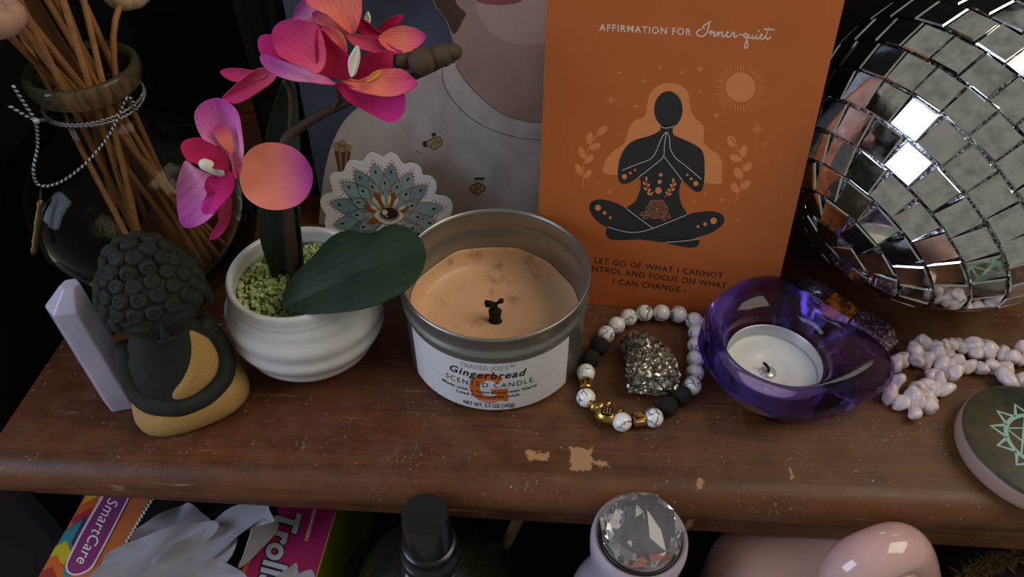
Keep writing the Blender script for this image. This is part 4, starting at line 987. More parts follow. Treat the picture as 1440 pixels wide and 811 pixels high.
for sx in (-1, 1):
    part('eyelid', B(xf(ellipsoid((0, 0, 0), (0.40, 0.14, 0.17), 16, 8), Matrix.Translation(HC + Vector((sx * 0.66, -1.53, -0.18))) @ Matrix.Rotation(sx * 0.42, 4, 'Z'))), SDARK, head)
    part('brow', B(tube(cat([HC + Vector((sx * 0.15, -1.70, 0.10)), HC + Vector((sx * 0.60, -1.62, 0.26)), HC + Vector((sx * 1.10, -1.34, 0.10))], 5), 0.09, 8)), SDARK, head)
    part('ear', B(xf(ellipsoid((0, 0, 0), (0.22, 0.36, 0.92), 14, 12), Matrix.Translation(HC + Vector((sx * 1.74, 0.05, -0.55))) @ Matrix.Rotation(-sx * 0.10, 4, 'Y'))), SDARK, head)
part('lips', B(xf(ellipsoid((0, 0, 0), (0.36, 0.12, 0.11), 14, 8), Matrix.Translation(HC + Vector((0, -1.47, -1.10))))), SDARK, head)
part('top_knot', B(ellipsoid(HC + Vector((0, 0.15, 1.55)), (1.05, 1.0, 0.72), 24, 12)), SDARK, head)
# snail-shell curls in rows
def curl(c, nrm, r):
    q = Vector((0, 0, 1)).rotation_difference(nrm).to_matrix().to_4x4()
    dome = lathe([(r, -0.35 * r), (r * 0.98, 0.10 * r), (r * 0.80, 0.48 * r), (r * 0.52, 0.62 * r), (r * 0.40, 0.48 * r), (r * 0.20, 0.50 * r), (0.02, 0.66 * r)], 10, (0, 0, 0), True, True)
    return xf(dome, Matrix.Translation(c) @ q)
rows = [(-18, 15, 1), (-1, 17, 0), (16, 17, 1), (33, 15, 0), (49, 12, 1)]
for lat, n_c, odd in rows:
    la = math.radians(lat)
    for k in range(n_c):
        b_ = 2 * PI * (k + 0.5 * odd) / n_c + PI / 2
        fr0 = (-math.sin(b_))                     # 1 towards the face
        if lat < 0 and fr0 > 0.25 and lat < -10 or lat == -1 and fr0 > 0.72:
            continue
        n3 = Vector((math.cos(la) * math.cos(b_), math.cos(la) * math.sin(b_), math.sin(la)))
        part('curl', B(curl(HC + Vector((n3.x * HR[0], n3.y * HR[1], n3.z * HR[2])) - n3 * 0.06, n3, 0.33)), SDARK, head)
for lat, n_c in ((18, 10), (52, 7), (88, 1)):
    la = math.radians(lat)
    for k in range(n_c):
        b_ = 2 * PI * (k + 0.3 * (lat > 40)) / n_c; n3 = Vector((math.cos(la) * math.cos(b_), math.cos(la) * math.sin(b_), math.sin(la)))
        part('curl', B(curl(HC + Vector((0, 0.15, 1.55)) + Vector((n3.x * 1.05, n3.y * 1.0, n3.z * 0.72)), n3, 0.33)), SDARK, head)
# ================================================================== mirror ball
BC = Vector((0.1965, 0.2795, 0.0715)); BRAD = 0.0700
ball = thing('disco_ball', 'large mirrored disco ball of square tiles standing right of the orange card', 'mirror ball', (BC.x, BC.y, 0))
GRT = NT('glitter_grout'); gvo = GRT.vor(GRT.coord('Object'), 1500.0)
gs = GRT.math('GREATER_THAN', gvo.outputs['Color'], 0.55)
GRT.p(col=GRT.mix(GRT.remap(gvo.outputs['Color'], 0.45, 0.7), '#4a4a50', '#dadde6'), metal=0.8, rough=0.3)
nm_ = GRT.n('ShaderNodeBump'); GRT.t.links.new(gvo.outputs['Color'], nm_.inputs['Height']); nm_.inputs['Strength'].default_value = 1.0; nm_.inputs['Distance'].default_value = 0.0006; GRT.t.links.new(nm_.outputs[0], GRT.b.inputs['Normal'])
part('core', ellipsoid(BC, (BRAD - 0.0008,) * 3, 64, 40), GRT.m, ball)
MIR = NT('mirror_glass'); mv = MIR.coord('Object'); oi = MIR.n('ShaderNodeObjectInfo')
mo = MIR.n('ShaderNodeVectorMath', operation='ADD'); MIR.t.links.new(mv, mo.inputs[0]); MIR.t.links.new(oi.outputs['Random'], mo.inputs[1])
smg = MIR.noise(mo.outputs[0], 190, 4, 0.6)
MIR.p(col=MIR.mix(MIR.remap(smg, 0.42, 0.70, 0.0, 0.65), '#e2e2de', '#94948f'), metal=1.0, rough=MIR.remap(smg, 0.4, 0.75, 0.03, 0.16)); MIR = MIR.m
TS, TT = 0.0126, 0.0016
def tile_mesh(w, h):
    b0 = 0.0005
    rg = [[Vector((sx * (w / 2 - e), sy * (h / 2 - e), z_)) for sx, sy in ((-1, -1), (1, -1), (1, 1), (-1, 1))] for z_, e in ((0, 0), (TT - 0.0006, 0), (TT, b0))]
    v, f = loft(rg, True, True)
    return mesh('mirror_tile', v, f, MIR, (0, 0, 0), smooth=False)
TMESH = tile_mesh(TS, TS * 0.97)
axis = (RT * 0.77 + UP * 0.64 + FW * -0.06).normalized(); e1 = axis.cross(FW).normalized(); e2 = axis.cross(e1)
tiles = []; nb = 17; rnd = random.Random(11)
for i in range(nb + 1):
    la = -PI / 2 + PI * (i + 0.0) / nb
    cr = math.cos(la); n_t = max(1, int(2 * PI * (BRAD + 0.0006) * cr / (TS + 0.0006)))
    if n_t < 3 and i not in (0, nb):
        n_t = 3
    ph0 = rnd.random() * 2 * PI
    for k in range(n_t):
        lo = ph0 + 2 * PI * k / n_t
        n3 = (axis * math.sin(la) + (e1 * math.cos(lo) + e2 * math.sin(lo)) * cr).normalized()
        tx = axis.cross(n3); tx = tx.normalized() if tx.length > 1e-3 else e1
        ty = n3.cross(tx)
        # every tile is set by hand, a touch askew
        n3b = (n3 + tx * rnd.gauss(0, 0.022) + ty * rnd.gauss(0, 0.022)).normalized(); txb = (tx - n3b * tx.dot(n3b)).normalized(); tyb = n3b.cross(txb)
        R_ = Matrix((txb, tyb, n3b)).transposed()
        tiles.append(((CPOS - BC).normalized().dot(n3), BC + n3 * (BRAD - 0.0008), R_))
tiles.sort(key=lambda q: -q[0])
for k_, (f_, p_, R_) in enumerate(tiles[:290]):
    place('mirror_tile', TMESH, ball, p_, R_)
rest = []
for f_, p_, R_ in tiles[290:]:
    rest.append(([p_ + R_ @ v.co for v in TMESH.vertices], [tuple(f.vertices) for f in TMESH.polygons]))
if rest:
    part('mirror_tiles_behind', join(*rest), MIR, ball, smooth=False, kind='stuff')

# ================================================================== bead bracelet
bracelet = thing('bead_bracelet', 'stretch bracelet of marbled white, black lava and gold beads with a gold elephant', 'bracelet', (0.057, 0.214, 0))
HOW = NT('white_howlite'); hv_ = HOW.coord('Object'); oi = HOW.n('ShaderNodeObjectInfo')
ad = HOW.n('ShaderNodeVectorMath', operation='MULTIPLY_ADD'); HOW.t.links.new(hv_, ad.inputs[0]); ad.inputs[1].default_value = (1, 1, 1); HOW.t.links.new(oi.outputs['Random'], ad.inputs[2])
wn_ = HOW.n('ShaderNodeTexNoise'); HOW.t.links.new(ad.outputs[0], wn_.inputs['Vector']); wn_.inputs['Scale'].default_value = 260
mx = HOW.n('ShaderNodeVectorMath', operation='MULTIPLY_ADD'); HOW.t.links.new(wn_.outputs['Color'], mx.inputs[0]); mx.inputs[1].default_value = (0.003, 0.003, 0.003); HOW.t.links.new(ad.outputs[0], mx.inputs[2])
ve = HOW.vor(mx.outputs[0], 150.0, 'DISTANCE_TO_EDGE'); vn = HOW.noise(ad.outputs[0], 150, 2)
HOW.p(col=HOW.mix(HOW.math('MULTIPLY', HOW.remap(ve.outputs['Distance'], 0.02, 0.06, 1.0, 0.0), HOW.remap(vn, 0.42, 0.52)), '#e6e4e1', '#5e6676'), rough=0.2, spec=0.5, coat=0.3); HOW = HOW.m
LAVA = mat('black_lava', '#0e0d0d', 0.85, bump=(700, 1.0, 0.0012)); GOLD = NT('antique_gold'); GOLD.p(col=GOLD.mix(GOLD.remap(GOLD.noise(GOLD.coord('Object'), 500, 2), 0.4, 0.7), '#c8a35a', '#6a5226'), metal=1.0, rough=0.3); GOLD = GOLD.m
br_ = 0.0041
def sph_mesh(name, r, m, bumpy=0.0):
    v, f = ellipsoid((0, 0, 0), (r, r, r), 24, 14)
    if bumpy:
        v = [p * (1 + bumpy * noise.noise(p * 900)) for p in v]
    return mesh(name, v, f, m, (0, 0, 0))
M_W = sph_mesh('white_bead', br_, HOW); M_L = sph_mesh('lava_bead', br_ * 1.03, LAVA, 0.06)
sv_, sf_ = lathe([(0.0014, -0.0027), (0.0027, -0.0026), (0.0030, -0.0020), (0.0024, -0.0015), (0.0024, 0.0), (0.0024, 0.0015), (0.0030, 0.0020), (0.0027, 0.0026), (0.0014, 0.0027)], 20, (0, 0, 0), True, True)
rib = [box((0.0025 * math.cos(2 * PI * i / 10), 0.0025 * math.sin(2 * PI * i / 10), 0), (0.0008, 0.0006, 0.0032), 2 * PI * i / 10 + 0.5) for i in range(10)]
M_G = mesh('gold_spacer', *join((sv_, sf_), *rib), GOLD, (0, 0, 0), sharp=40)
beads = [(852, 470, 'w'), (867, 457, 'w'), (884, 446, 'w'), (906, 440, 'w'), (930, 440, 'w'), (954, 442, 'w'), (976, 451, 'w'), (980, 468, 'w'), (979, 486, 'w'), (978, 505, 'w'), (977, 524, 'w'), (973, 542, 'w'), (959, 556, 'l'), (940, 571, 'l'), (919, 587, 'w'), (898, 590, 'g'), (875, 593, 'w'), (824, 559, 'w'), (824, 541, 'g'), (824, 524, 'w'), (831, 504, 'l'), (843, 486, 'l')]
pos = [onz(x, y, br_) for x, y, k in beads]
rnd = random.Random(5)
for i, (x, y, k) in enumerate(beads):
    p = pos[i]
    if k == 'g':
        d = (pos[i + 1] - pos[i - 1]).normalized(); place('gold_spacer', M_G, bracelet, p, d.to_track_quat('Z', 'Y').to_matrix())
    else:
        place('white_bead' if k == 'w' else 'lava_bead', M_W if k == 'w' else M_L, bracelet, p, (rnd.random() * 6, rnd.random() * 6, rnd.random() * 6))
# elephant charm lying on its side between two white beads
ec = onz(848, 582, 0.0042); ea = onz(868, 592, 0.0042) - onz(830, 566, 0.0042); ea.z = 0; ea.normalize(); eu = Vector((-ea.y, ea.x, 0))
if eu.y < 0:
    eu = -eu
E4 = Matrix.Translation(ec) @ Matrix(((ea.x, eu.x, 0, 0), (ea.y, eu.y, 0, 0), (0, 0, 1, 0), (0, 0, 0, 1))) @ Matrix.Scale(1.12, 4)
el = [ellipsoid((0.0010, 0, 0), (0.0046, 0.0036, 0.0034), 20, 12), ellipsoid((-0.0042, 0.0004, 0.0003), (0.0024, 0.0024, 0.0026), 16, 10),
      tube(cat([(-0.0058, 0.0, 0.0008), (-0.0072, 0.0012, 0.0008), (-0.0076, 0.0030, 0.0008), (-0.0070, 0.0044, 0.0008)], 4), [0.0012] * 4 + [0.0010] * 4 + [0.0008] * 4 + [0.0007], 9),
      tube([(-0.0012, 0.0025, 0.0), (-0.0014, 0.0052, 0.0), (-0.0014, 0.0060, 0.0)], [0.0012, 0.0011, 0.0013], 10), tube([(0.0036, 0.0025, 0.0), (0.0038, 0.0052, 0.0), (0.0038, 0.0060, 0.0)], [0.0012, 0.0011, 0.0013], 10)]
eleph = part('elephant_charm', xf(join(*el), E4), GOLD, bracelet, label='gold elephant charm')
part('ear', xf(ellipsoid((-0.0022, 0.0006, 0.0030), (0.0016, 0.0022, 0.0009), 14, 8), E4), GOLD, eleph)
part('eye', xf(ellipsoid((-0.0046, 0.0002, 0.0028), (0.0005, 0.0005, 0.0004), 10, 6), E4), mat('dark_bronze', '#1c140a', 0.5, metal=0.6), eleph)
part('blanket', xf(box((0.0015, 0, 0.0031), (0.0040, 0.0036, 0.0008), 0.5), E4), mat('dark_bronze', '#1c140a', 0.5), eleph, smooth=False, bevel=0.0003)
for i in range(-1, 2):
    for j in range(-1, 2):
        part('blanket_stud', xf(ellipsoid((0.0015 + 0.0011 * i * 0.88 - 0.0010 * j * 0.48, 0.0011 * i * 0.48 + 0.0010 * j * 0.88, 0.0036), (0.00042, 0.00042, 0.0003), 8, 5), E4), GOLD, eleph)
part('elastic', tube([p for p in cat([tuple(q) for q in pos[:17]] + [tuple(ec)] + [tuple(q) for q in pos[17:]], 3, True)] + [pos[0]], 0.0005, 6), mat('elastic_thread', '#3a3632', 0.6), bracelet)

# ================================================================== pyrite
PYC = onz(914, 520)
pyo = [(868, 482), (876, 472), (895, 468), (915, 480), (935, 494), (950, 512), (960, 536), (952, 552), (930, 557), (905, 553), (882, 552), (880, 525), (876, 500)]
ctr = Vector((914, 516)); bm = bmesh.new(); bmesh.ops.create_icosphere(bm, subdivisions=5, radius=1.0)
pyw = [onz(x, y, 0.006) for x, y in cat(pyo, 4, True)] if False else [onz(p[0], p[1], 0.006) for p in cat(pyo, 4, True)]
c0 = onz(ctr.x, ctr.y, 0.006)
angs = sorted((math.atan2(w.y - c0.y, w.x - c0.x), math.hypot(w.x - c0.x, w.y - c0.y)) for w in pyw)
def rad_at(a):
    best = min(angs, key=lambda q: abs((q[0] - a + PI) % (2 * PI) - PI)); return best[1]
for v in bm.verts:
    n3 = v.co.normalized(); a = math.atan2(n3.y, n3.x); h = math.hypot(n3.x, n3.y); r = rad_at(a) * 0.93
    hz = 0.0105 if n3.z > 0 else 0.006
    sq = max(abs(h), abs(n3.z)); k = 0.75 + 0.25 / max(sq, 0.6)
    p = Vector((c0.x + n3.x * r * k, c0.y + n3.y * r * k, 0.0062 + n3.z * hz * k))
    # blocky cubic crystal relief
    cell = noise.cell(p * 420); cell2 = noise.cell(p * 800 + Vector((3, 1, 7))); p += n3 * (0.0007 * cell + 0.0005 * cell2 - 0.0002)
    p.z = max(p.z, 0.0004); v.co = p
PV = [v.co.copy() for v in bm.verts]; PF = [tuple(v.index for v in f.verts) for f in bm.faces]; bm.free()
PYR = NT('pyrite'); pv_ = PYR.coord('Object'); pvo = PYR.vor(pv_, 900.0)
PYR.p(col=PYR.ramp(PYR.noise(pv_, 350, 3), [(0.3, '#3c3830'), (0.5, '#7d776a'), (0.7, '#b5afa2')]), metal=0.9, rough=PYR.remap(pvo.outputs['Color'], 0.2, 0.8, 0.15, 0.5)); PYR.bump(pvo.outputs['Color'], 0.9, 0.0008)
solo('pyrite_chunk', (PV, PF), PYR.m, 'rough glittering pyrite chunk lying inside the bead bracelet', 'mineral', (c0.x, c0.y, 0), smooth=False)

# ================================================================== purple glass heart with a tealight
hc = Vector((0.1125, 0.2060, 0))
hpx = [(984, 490, .017), (986, 455, .022), (1000, 418, .025), (1038, 388, .026), (1085, 379, .026), (1128, 396, .026), (1152, 428, .025), (1168, 456, .024), (1202, 466, .022), (1238, 495, .019), (1258, 525, .017), (1240, 550, .016), (1190, 570, .016), (1110, 578, .016), (1045, 558, .016), (1004, 528, .016)]
hout = [onz(x, y, z_) for x, y, z_ in hpx]
hout = cat([(p.x, p.y, 0) for p in hout], 6, True); NH = len(hout)
heart = thing('glass_heart_holder', 'purple glass heart-shaped tealight holder beside the bead bracelet', 'candle holder', hc)
HG = NT('purple_glass'); HG.p(col='#cdbcff', rough=0.02, trans=1.0, ior=1.36, spec=0.6)
va = HG.n('ShaderNodeVolumeAbsorption'); va.inputs['Color'].default_value = (0.42, 0.22, 0.85, 1); va.inputs['Density'].default_value = 20.0
HG.t.links.new(va.outputs[0], HG.out.inputs['Volume'])
tr_ = HG.n('ShaderNodeBsdfTransparent'); tr_.inputs[0].default_value = (0.70, 0.56, 1.0, 1); mxs = HG.n('ShaderNodeMixShader'); mxs.inputs[0].default_value = 0.22; HG.t.links.new(HG.b.outputs[0], mxs.inputs[1]); HG.t.links.new(tr_.outputs[0], mxs.inputs[2]); HG.t.links.new(mxs.outputs[0], HG.out.inputs['Surface']); HG = HG.m
hole_c = onz(1093, 494, 0.026); hole_c.z = 0; HR0 = 0.0212
hcirc = []
for p in hout:
    d = (p - hole_c); d.z = 0; d.normalize(); hcirc.append(d)
def hring(s_, z_):            # scaled outline
    return [hole_c + (p - hole_c) * (1 - (1 - s_) * (1 + 1.3 * max(0, -d.x))) + Vector((0, 0, z_)) for p, d in zip(hout, hcirc)]
def mring(t_, z_, r=None):    # blend from the round hole (t=0) to the heart outline (t=1)
    out = []
    for p, d in zip(hout, hcirc):
        a = hole_c + d * (r or HR0); out.append(a + (p - a) * t_ + Vector((0, 0, z_)))
    return out
rings = [hring(0.70, 0.0), hring(0.78, 0.0006), hring(0.88, 0.0045), hring(0.96, 0.0105), hring(1.0, 0.0158), hring(0.995, 0.0172), mring(0.93, 0.0230), mring(0.78, 0.0282), mring(0.55, 0.0310), mring(0.30, 0.0306), mring(0.10, 0.0284), mring(0.02, 0.0266), mring(0.0, 0.0250), mring(0.0, 0.0220, HR0 - 0.0004), mring(0.0, 0.0085, HR0 - 0.0008), mring(0.0, 0.0066, HR0 - 0.0018), mring(0.0, 0.0060, 0.012), mring(0.0, 0.0060, 0.0005)]
part('heart_dish', loft(rings, True, True), HG, heart)
tea = thing('tealight', 'white tealight in a metal cup with a short burnt wick, inside the purple heart', 'candle', (hole_c.x, hole_c.y, 0.0061))
ALU = mat('thin_aluminium', '#c9cac8', 0.3, metal=0.6)
tcx = (hole_c.x, hole_c.y, 0.0)
part('cup', lathe([(0.0180, 0.0062), (0.0190, 0.0068), (0.0193, 0.0090), (0.0194, 0.0205), (0.0197, 0.0209), (0.0195, 0.0211), (0.0191, 0.0207), (0.0190, 0.0075)], 72, tcx, True, False), ALU, tea)
part('wax', lathe([(0.0189, 0.0070), (0.0189, 0.0152), (0.0182, 0.0146), (0.0140, 0.0144), (0.0092, 0.0142), (0.0080, 0.0134), (0.0072, 0.0130), (0.0030, 0.0129), (0.0005, 0.0129)], 64, tcx, False, True), mat('tealight_wax', '#dfe0d8', 0.35, sss=0.2, sssc=0.004), tea)
tw = Vector((hole_c.x - 0.0008, hole_c.y - 0.0005, 0.0128))
part('wick', tube(cat([tw, tw + Vector((-0.0002, 0, 0.0022)), tw + Vector((-0.0012, 0.0010, 0.0036)), tw + Vector((-0.0024, 0.0022, 0.0040))], 4), 0.0006, 8), CHAR, tea)
part('wick_clip', lathe([(0.0034, 0.0131), (0.0034, 0.0133), (0.0008, 0.0135)], 20, (tw.x, tw.y, 0), True, True), ALU, tea)

# ================================================================== glittery resin bar
ga = onz(1122, 402, 0.006); gb = onz(1250, 482, 0.006); ga.z = gb.z = 0
gdir = (gb - ga).normalized(); gsd = Vector((-gdir.y, gdir.x, 0)); gl_ = (gb - ga).length; gm = (ga + gb) / 2
resin = thing('glitter_resin_bar', 'faceted purple glitter resin bar with an orange panel under the disco ball', 'ornament', gm)
def gring(t_, hw, hh):
    c = ga + gdir * (gl_ * t_); o_ = []
    for y, z_ in ((-1, 0.05), (-1, 0.55), (-0.62, 1.0), (0.62, 1.0), (1, 0.55), (1, 0.05)):
        o_.append(c + gsd * (y * hw) + Vector((0, 0, z_ * hh)))
    return o_
GLT = NT('purple_glitter'); g1 = GLT.vor(GLT.coord('Object'), 1300.0)
gc = GLT.ramp(g1.outputs['Color'], [(0.0, '#2a1c28'), (0.45, '#553c50'), (0.62, '#7a5d72'), (0.8, '#a08577'), (1.0, '#d0c2c6')])
GLT.p(col=gc, metal=0.7, rough=0.28, coat=0.8)
nb_ = GLT.n('ShaderNodeBump'); GLT.t.links.new(g1.outputs['Color'], nb_.inputs['Height']); nb_.inputs['Strength'].default_value = 1.0; nb_.inputs['Distance'].default_value = 0.0008; GLT.t.links.new(nb_.outputs[0], GLT.b.inputs['Normal'])
part('bar_end', loft([gring(-0.06, 0.005, 0.007), gring(0.0, 0.0085, 0.0105), gring(0.30, 0.0092, 0.0115), gring(0.33, 0.0086, 0.0105)], True, True), GLT.m, resin, smooth=False, bevel=0.0006)
part('bar_end', loft([gring(0.62, 0.0086, 0.0105), gring(0.65, 0.0092, 0.0115), gring(0.95, 0.0088, 0.0105), gring(1.06, 0.005, 0.007)], True, True), GLT.m, resin, smooth=False, bevel=0.0006)
AMB = NT('amber_panel'); AMB.p(col=AMB.mix(AMB.remap(AMB.noise(AMB.coord('Object'), 160, 2), 0.42, 0.56), '#4a3018', '#d97a20'), rough=0.15, coat=0.8); AMB = AMB.m
part('amber_panel', loft([gring(0.33, 0.0082, 0.0104), gring(0.62, 0.0082, 0.0104)], True, True), AMB, resin, smooth=False, label='amber orange panel')

# ================================================================== rose quartz chip strand
strand = thing('quartz_chip_strand', 'strand of milky pale pink quartz chips trailing between heart and stone disc', 'necklace', onz(1330, 520))
CHP = NT('rose_quartz'); cv_ = CHP.coord('Object'); CHP.p(col=CHP.mix(CHP.noise(cv_, 300, 3), '#e0d2cf', '#cbb9b6'), rough=0.22, sss=0.4, sssc=0.003, spec=0.5); CHP = CHP.m
chip_meshes = []
for s_ in range(7):
    bm = bmesh.new(); bmesh.ops.create_icosphere(bm, subdivisions=3, radius=1.0)
    for v in bm.verts:
        q = v.co.copy(); k_ = 1 + 0.42 * noise.noise(q * 0.9 + Vector((s_ * 5.1, 0, 0))) + 0.16 * noise.noise(q * 2.1 + Vector((0, s_ * 3.3, 0)))
        v.co = Vector((q.x * 1.05, q.y * 0.9, q.z * 0.8)) * k_
    me_ = bpy.data.meshes.new('quartz_chip'); bm.to_mesh(me_); bm.free(); me_.materials.append(CHP); me_.shade_smooth(); chip_meshes.append(me_)
zc = zoomed(1230, 460, 5.79); rnd = random.Random(9)
chA = [(165, 300), (225, 262), (335, 195), (350, 272), (430, 268), (400, 142), (480, 165), (505, 235), (575, 165), (585, 215), (648, 138), (712, 150), (800, 140), (815, 195), (925, 150), (925, 212), (1040, 212), (1125, 240), (1190, 262), (1210, 205), (1280, 250)]
chB = [(672, 285), (605, 305), (650, 375), (585, 385), (540, 335), (480, 390), (520, 450), (430, 470), (545, 505), (470, 520), (365, 520), (420, 560), (310, 580), (445, 640), (330, 690), (215, 615), (130, 555), (165, 445), (755, 315), (870, 330), (965, 318), (1050, 348), (1080, 415), (1180, 445), (1270, 440), (370, 610)]
for L_ in (chA, chB):
    for i, (x, y) in enumerate(L_):
        px, py = zc([(x, y)])[0]; r = rnd.uniform(0.0033, 0.0043); zz_ = 0.0034 + (0.0018 if i % 5 == 2 else 0)
        place('quartz_chip', chip_meshes[rnd.randrange(7)], strand, onz(px, py, zz_), (rnd.random() * 6, rnd.random() * 6, rnd.random() * 6), (r * rnd.uniform(0.95, 1.35), r, r))

# ================================================================== engraved stone disc
DC = Vector((0.2095, 0.1690, 0)); DR = 0.0285; DT = 0.0100
sdisc = thing('engraved_stone_disc', 'round grey-brown stone disc engraved with a pale mint chakra symbol', 'stone disc', DC)
DST = NT('mossy_stone'); dv_ = DST.coord('Object')
dcol = DST.mix(DST.remap(DST.noise(dv_, 70, 5, 0.65), 0.38, 0.62), '#52402c', '#2f3426'); sepd = DST.n('ShaderNodeSeparateXYZ'); DST.t.links.new(dv_, sepd.inputs[0])
dcol = DST.mix(DST.remap(sepd.outputs[2], DT - 0.0016, DT - 0.0008, 1.0, 0.0), dcol, '#9a7f74')
DST.p(col=dcol, rough=0.4, spec=0.4); DST.bump(DST.noise(dv_, 700, 3), 0.15, 0.0004)
part('disc', lathe([(0.0270, 0.0), (0.0284, 0.0010), (0.0290, 0.0030), (0.0290, 0.0075), (0.0284, 0.0092), (0.0270, DT), (0.0005, DT)], 64, DC, True, True), DST.m, sdisc, sharp=50)
MINT = mat('mint_paint', '#8fb3a2', 0.6)
zt = Vector((0, 0, DT + 0.00006)); rs = 0.0126
def flat(polys, off=0.0):
    V, Fc = [], []
    for P in polys:
        k = len(V); V += [DC + zt + Vector((p[0], p[1], off)) for p in P]
        Fc += [tuple(i + k for i in t) for t in geometry.tessellate_polygon([[Vector((p[0], p[1], 0)) for p in P]])]
    return V, Fc
circ = lambda r, n=48: [(r * math.cos(2 * PI * i / n), r * math.sin(2 * PI * i / n)) for i in range(n + 1)]
part('ring_print', flat(stroke(circ(rs), 0.0017)), MINT, sdisc, smooth=False)
for i in range(12):
    a = 2 * PI * i / 12 + 0.1; w = PI / 12
    q = [(rs * math.cos(a - w), rs * math.sin(a - w)), (0.0180 * math.cos(a), 0.0180 * math.sin(a)), (rs * math.cos(a + w), rs * math.sin(a + w))]
    part('petal_print', flat(stroke(q, 0.0014), 0.00002), MINT, sdisc, smooth=False)
tri = lambda s_: [(rs * math.cos(PI / 2 * s_ + 2 * PI * i / 3), rs * math.sin(PI / 2 * s_ + 2 * PI * i / 3)) for i in range(4)]
for k, s_ in enumerate((1, -1)):
    part('triangle_print', flat(stroke(tri(s_), 0.0013), 0.00004 + 0.00002 * k), MINT, sdisc, smooth=False)
part('ring_print', flat(stroke(circ(0.0048, 28), 0.0009), 0.00008), MINT, sdisc, smooth=False)
# ================================================================== things standing below the shelf edge
FZ = -0.146
BT = -0.062
bd = Vector((0.085, 0.9964, 0)); brt = Vector((0.9964, -0.085, 0)); FL = Vector((-0.2107, 0.120, FZ))
BW_, BD_ = 0.1203, 0.118
tbox = thing('tissue_box', 'open tissue box with purple, orange and magenta print below the shelf edge', 'tissue box', FL + brt * BW_ / 2 + bd * BD_ / 2)
def bp(x, y, z_):
    return FL + brt * x + bd * y + Vector((0, 0, z_ - FZ))
def panel(name, q, m, parent):
    part(name, (q, [(0, 1, 2, 3)]), m, parent, smooth=False, solid=0.0006)
bh = BT - FZ
LIME = NT('lime_card'); lv = LIME.coord('Object'); LIME.p(col=LIME.mix(LIME.remap(LIME.noise(lv, 25, 2), 0.4, 0.6), '#8f9c12', '#5d7414'), rough=0.5); LIME = LIME.m
SIDE = mat('box_side_card', '#7c2f4e', 0.55, var=('#a05a2a', 20, 0.3))
e_ = 0.0004
part('carton', ([bp(x, y, z_) for z_ in (FZ, BT) for x, y in ((0, 0), (BW_, 0), (BW_, BD_), (0, BD_))], [(0, 3, 2, 1), (4, 5, 6, 7), (0, 1, 5, 4), (2, 3, 7, 6), (3, 0, 4, 7)]), mat('box_card', '#b85a34', 0.5, var=('#b06a30', 30, 0.3)), tbox, smooth=False)
part('side_panel', ([bp(BW_ + a, y, z_) for a in (0.0, 0.0004) for y, z_ in ((0, FZ), (BD_, FZ), (BD_, BT), (0, BT))], [(0, 1, 2, 3), (7, 6, 5, 4), (0, 4, 5, 1), (1, 5, 6, 2), (2, 6, 7, 3), (3, 7, 4, 0)]), LIME, tbox, smooth=False, label='lime green side of the carton')
ZN = Vector((0, 0, 1)); tf = lambda px, py: onz(px, py, BT)
zl = zoomed(60, 690, 6.0); zr = zoomed(300, 690, 6.0)
def pprint(name, polys, col, off, parent=tbox, rough=0.5, **kw):
    return part(name, fill(polys, tf, ZN, off), mat('box_ink_' + col.strip('#'), col, rough, var=kw.get('var')), parent, smooth=False)
# colourful painted strip on the left edge
strip = [('#c9a21c', [(300, -90), (520, -60), (430, 90), (330, 120), (380, 20)]), ('#c4581c', [(330, 110), (440, 60), (470, 110), (390, 220), (260, 215)]), ('#a8243c', [(270, 215), (400, 150), (440, 130), (330, 330), (240, 260)]),
         ('#3a2a5c', [(200, 330), (380, 200), (320, 420), (250, 470), (240, 380)]), ('#2f7f8c', [(190, 340), (340, 240), (250, 420), (230, 510), (110, 480)]), ('#b9a81a', [(110, 470), (200, 420), (240, 520), (180, 620), (60, 560)]),
         ('#c05a18', [(60, 560), (120, 540), (170, 640), (190, 760), (-10, 690)]), ('#8f2a1c', [(-10, 680), (80, 640), (140, 760), (-60, 780)]), ('#2f7f8c', [(170, 640), (215, 690), (240, 760), (180, 760)])]
for k, (c_, pl) in enumerate(strip):
    pprint('painted_shape_print', [zl(pl)], c_, 0.0001 + 0.00002 * k, var=None)
pill_w = [tuple(p) for p in cat(zl([(505, 30), (330, 340), (215, 570), (196, 640), (215, 695), (270, 716), (340, 705), (410, 665), (455, 600), (590, 345), (735, 60), (790, -60), (560, -70)]), 4, True)]
pill = [tuple(p) for p in cat(zl([(528, 35), (345, 350), (230, 580), (212, 640), (228, 684), (272, 702), (335, 690), (395, 655), (438, 595), (575, 340), (718, 60), (770, -60), (575, -65)]), 4, True)]
pprint('pill_border_print', [pill_w], '#d2c3cc', 0.0004); pl_o = pprint('pill_print', [pill], '#7c2a6a', 0.00045)
part('lettering', lettering('SmartCare', zl([(563, 62)])[0], zl([(285, 600)])[0], 15.5, tf, ZN, 0.0005, space=1.06), WHITEINK, tbox, smooth=False, label='white lettering')
pprint('magenta_print', [zr([(420, -30), (1100, -30), (1045, 130), (865, 726), (830, 850), (200, 850), (330, 560), (545, 270)])], '#b02058', 0.0002, var=('#8a1a5c', 30, 0.3))
pprint('edge_line_print', [zr([(1045, 130), (1052, 130), (870, 740), (862, 740)])], '#c9a81c', 0.0003)
TR = [(540, 165), (300, 900)]
lo_ = lambda b_, p0, p1, h, off, m, **kw: part('lettering', lettering(b_, zr([p0])[0], zr([p1])[0], h, tf, ZN, off, **kw), m, tbox, smooth=False)
lo_('Trolls', (548, 150), (372, 800), 33, 0.0003, mat('logo_shadow', '#2a1a34', 0.5), bold=0.075, space=1.05)
lo_('Trolls', (552, 150), (376, 800), 33, 0.00036, mat('logo_silver', '#9aa2b2', 0.4, var=('#c2c8d2', 700, 0.3)), bold=0.035, space=1.05)
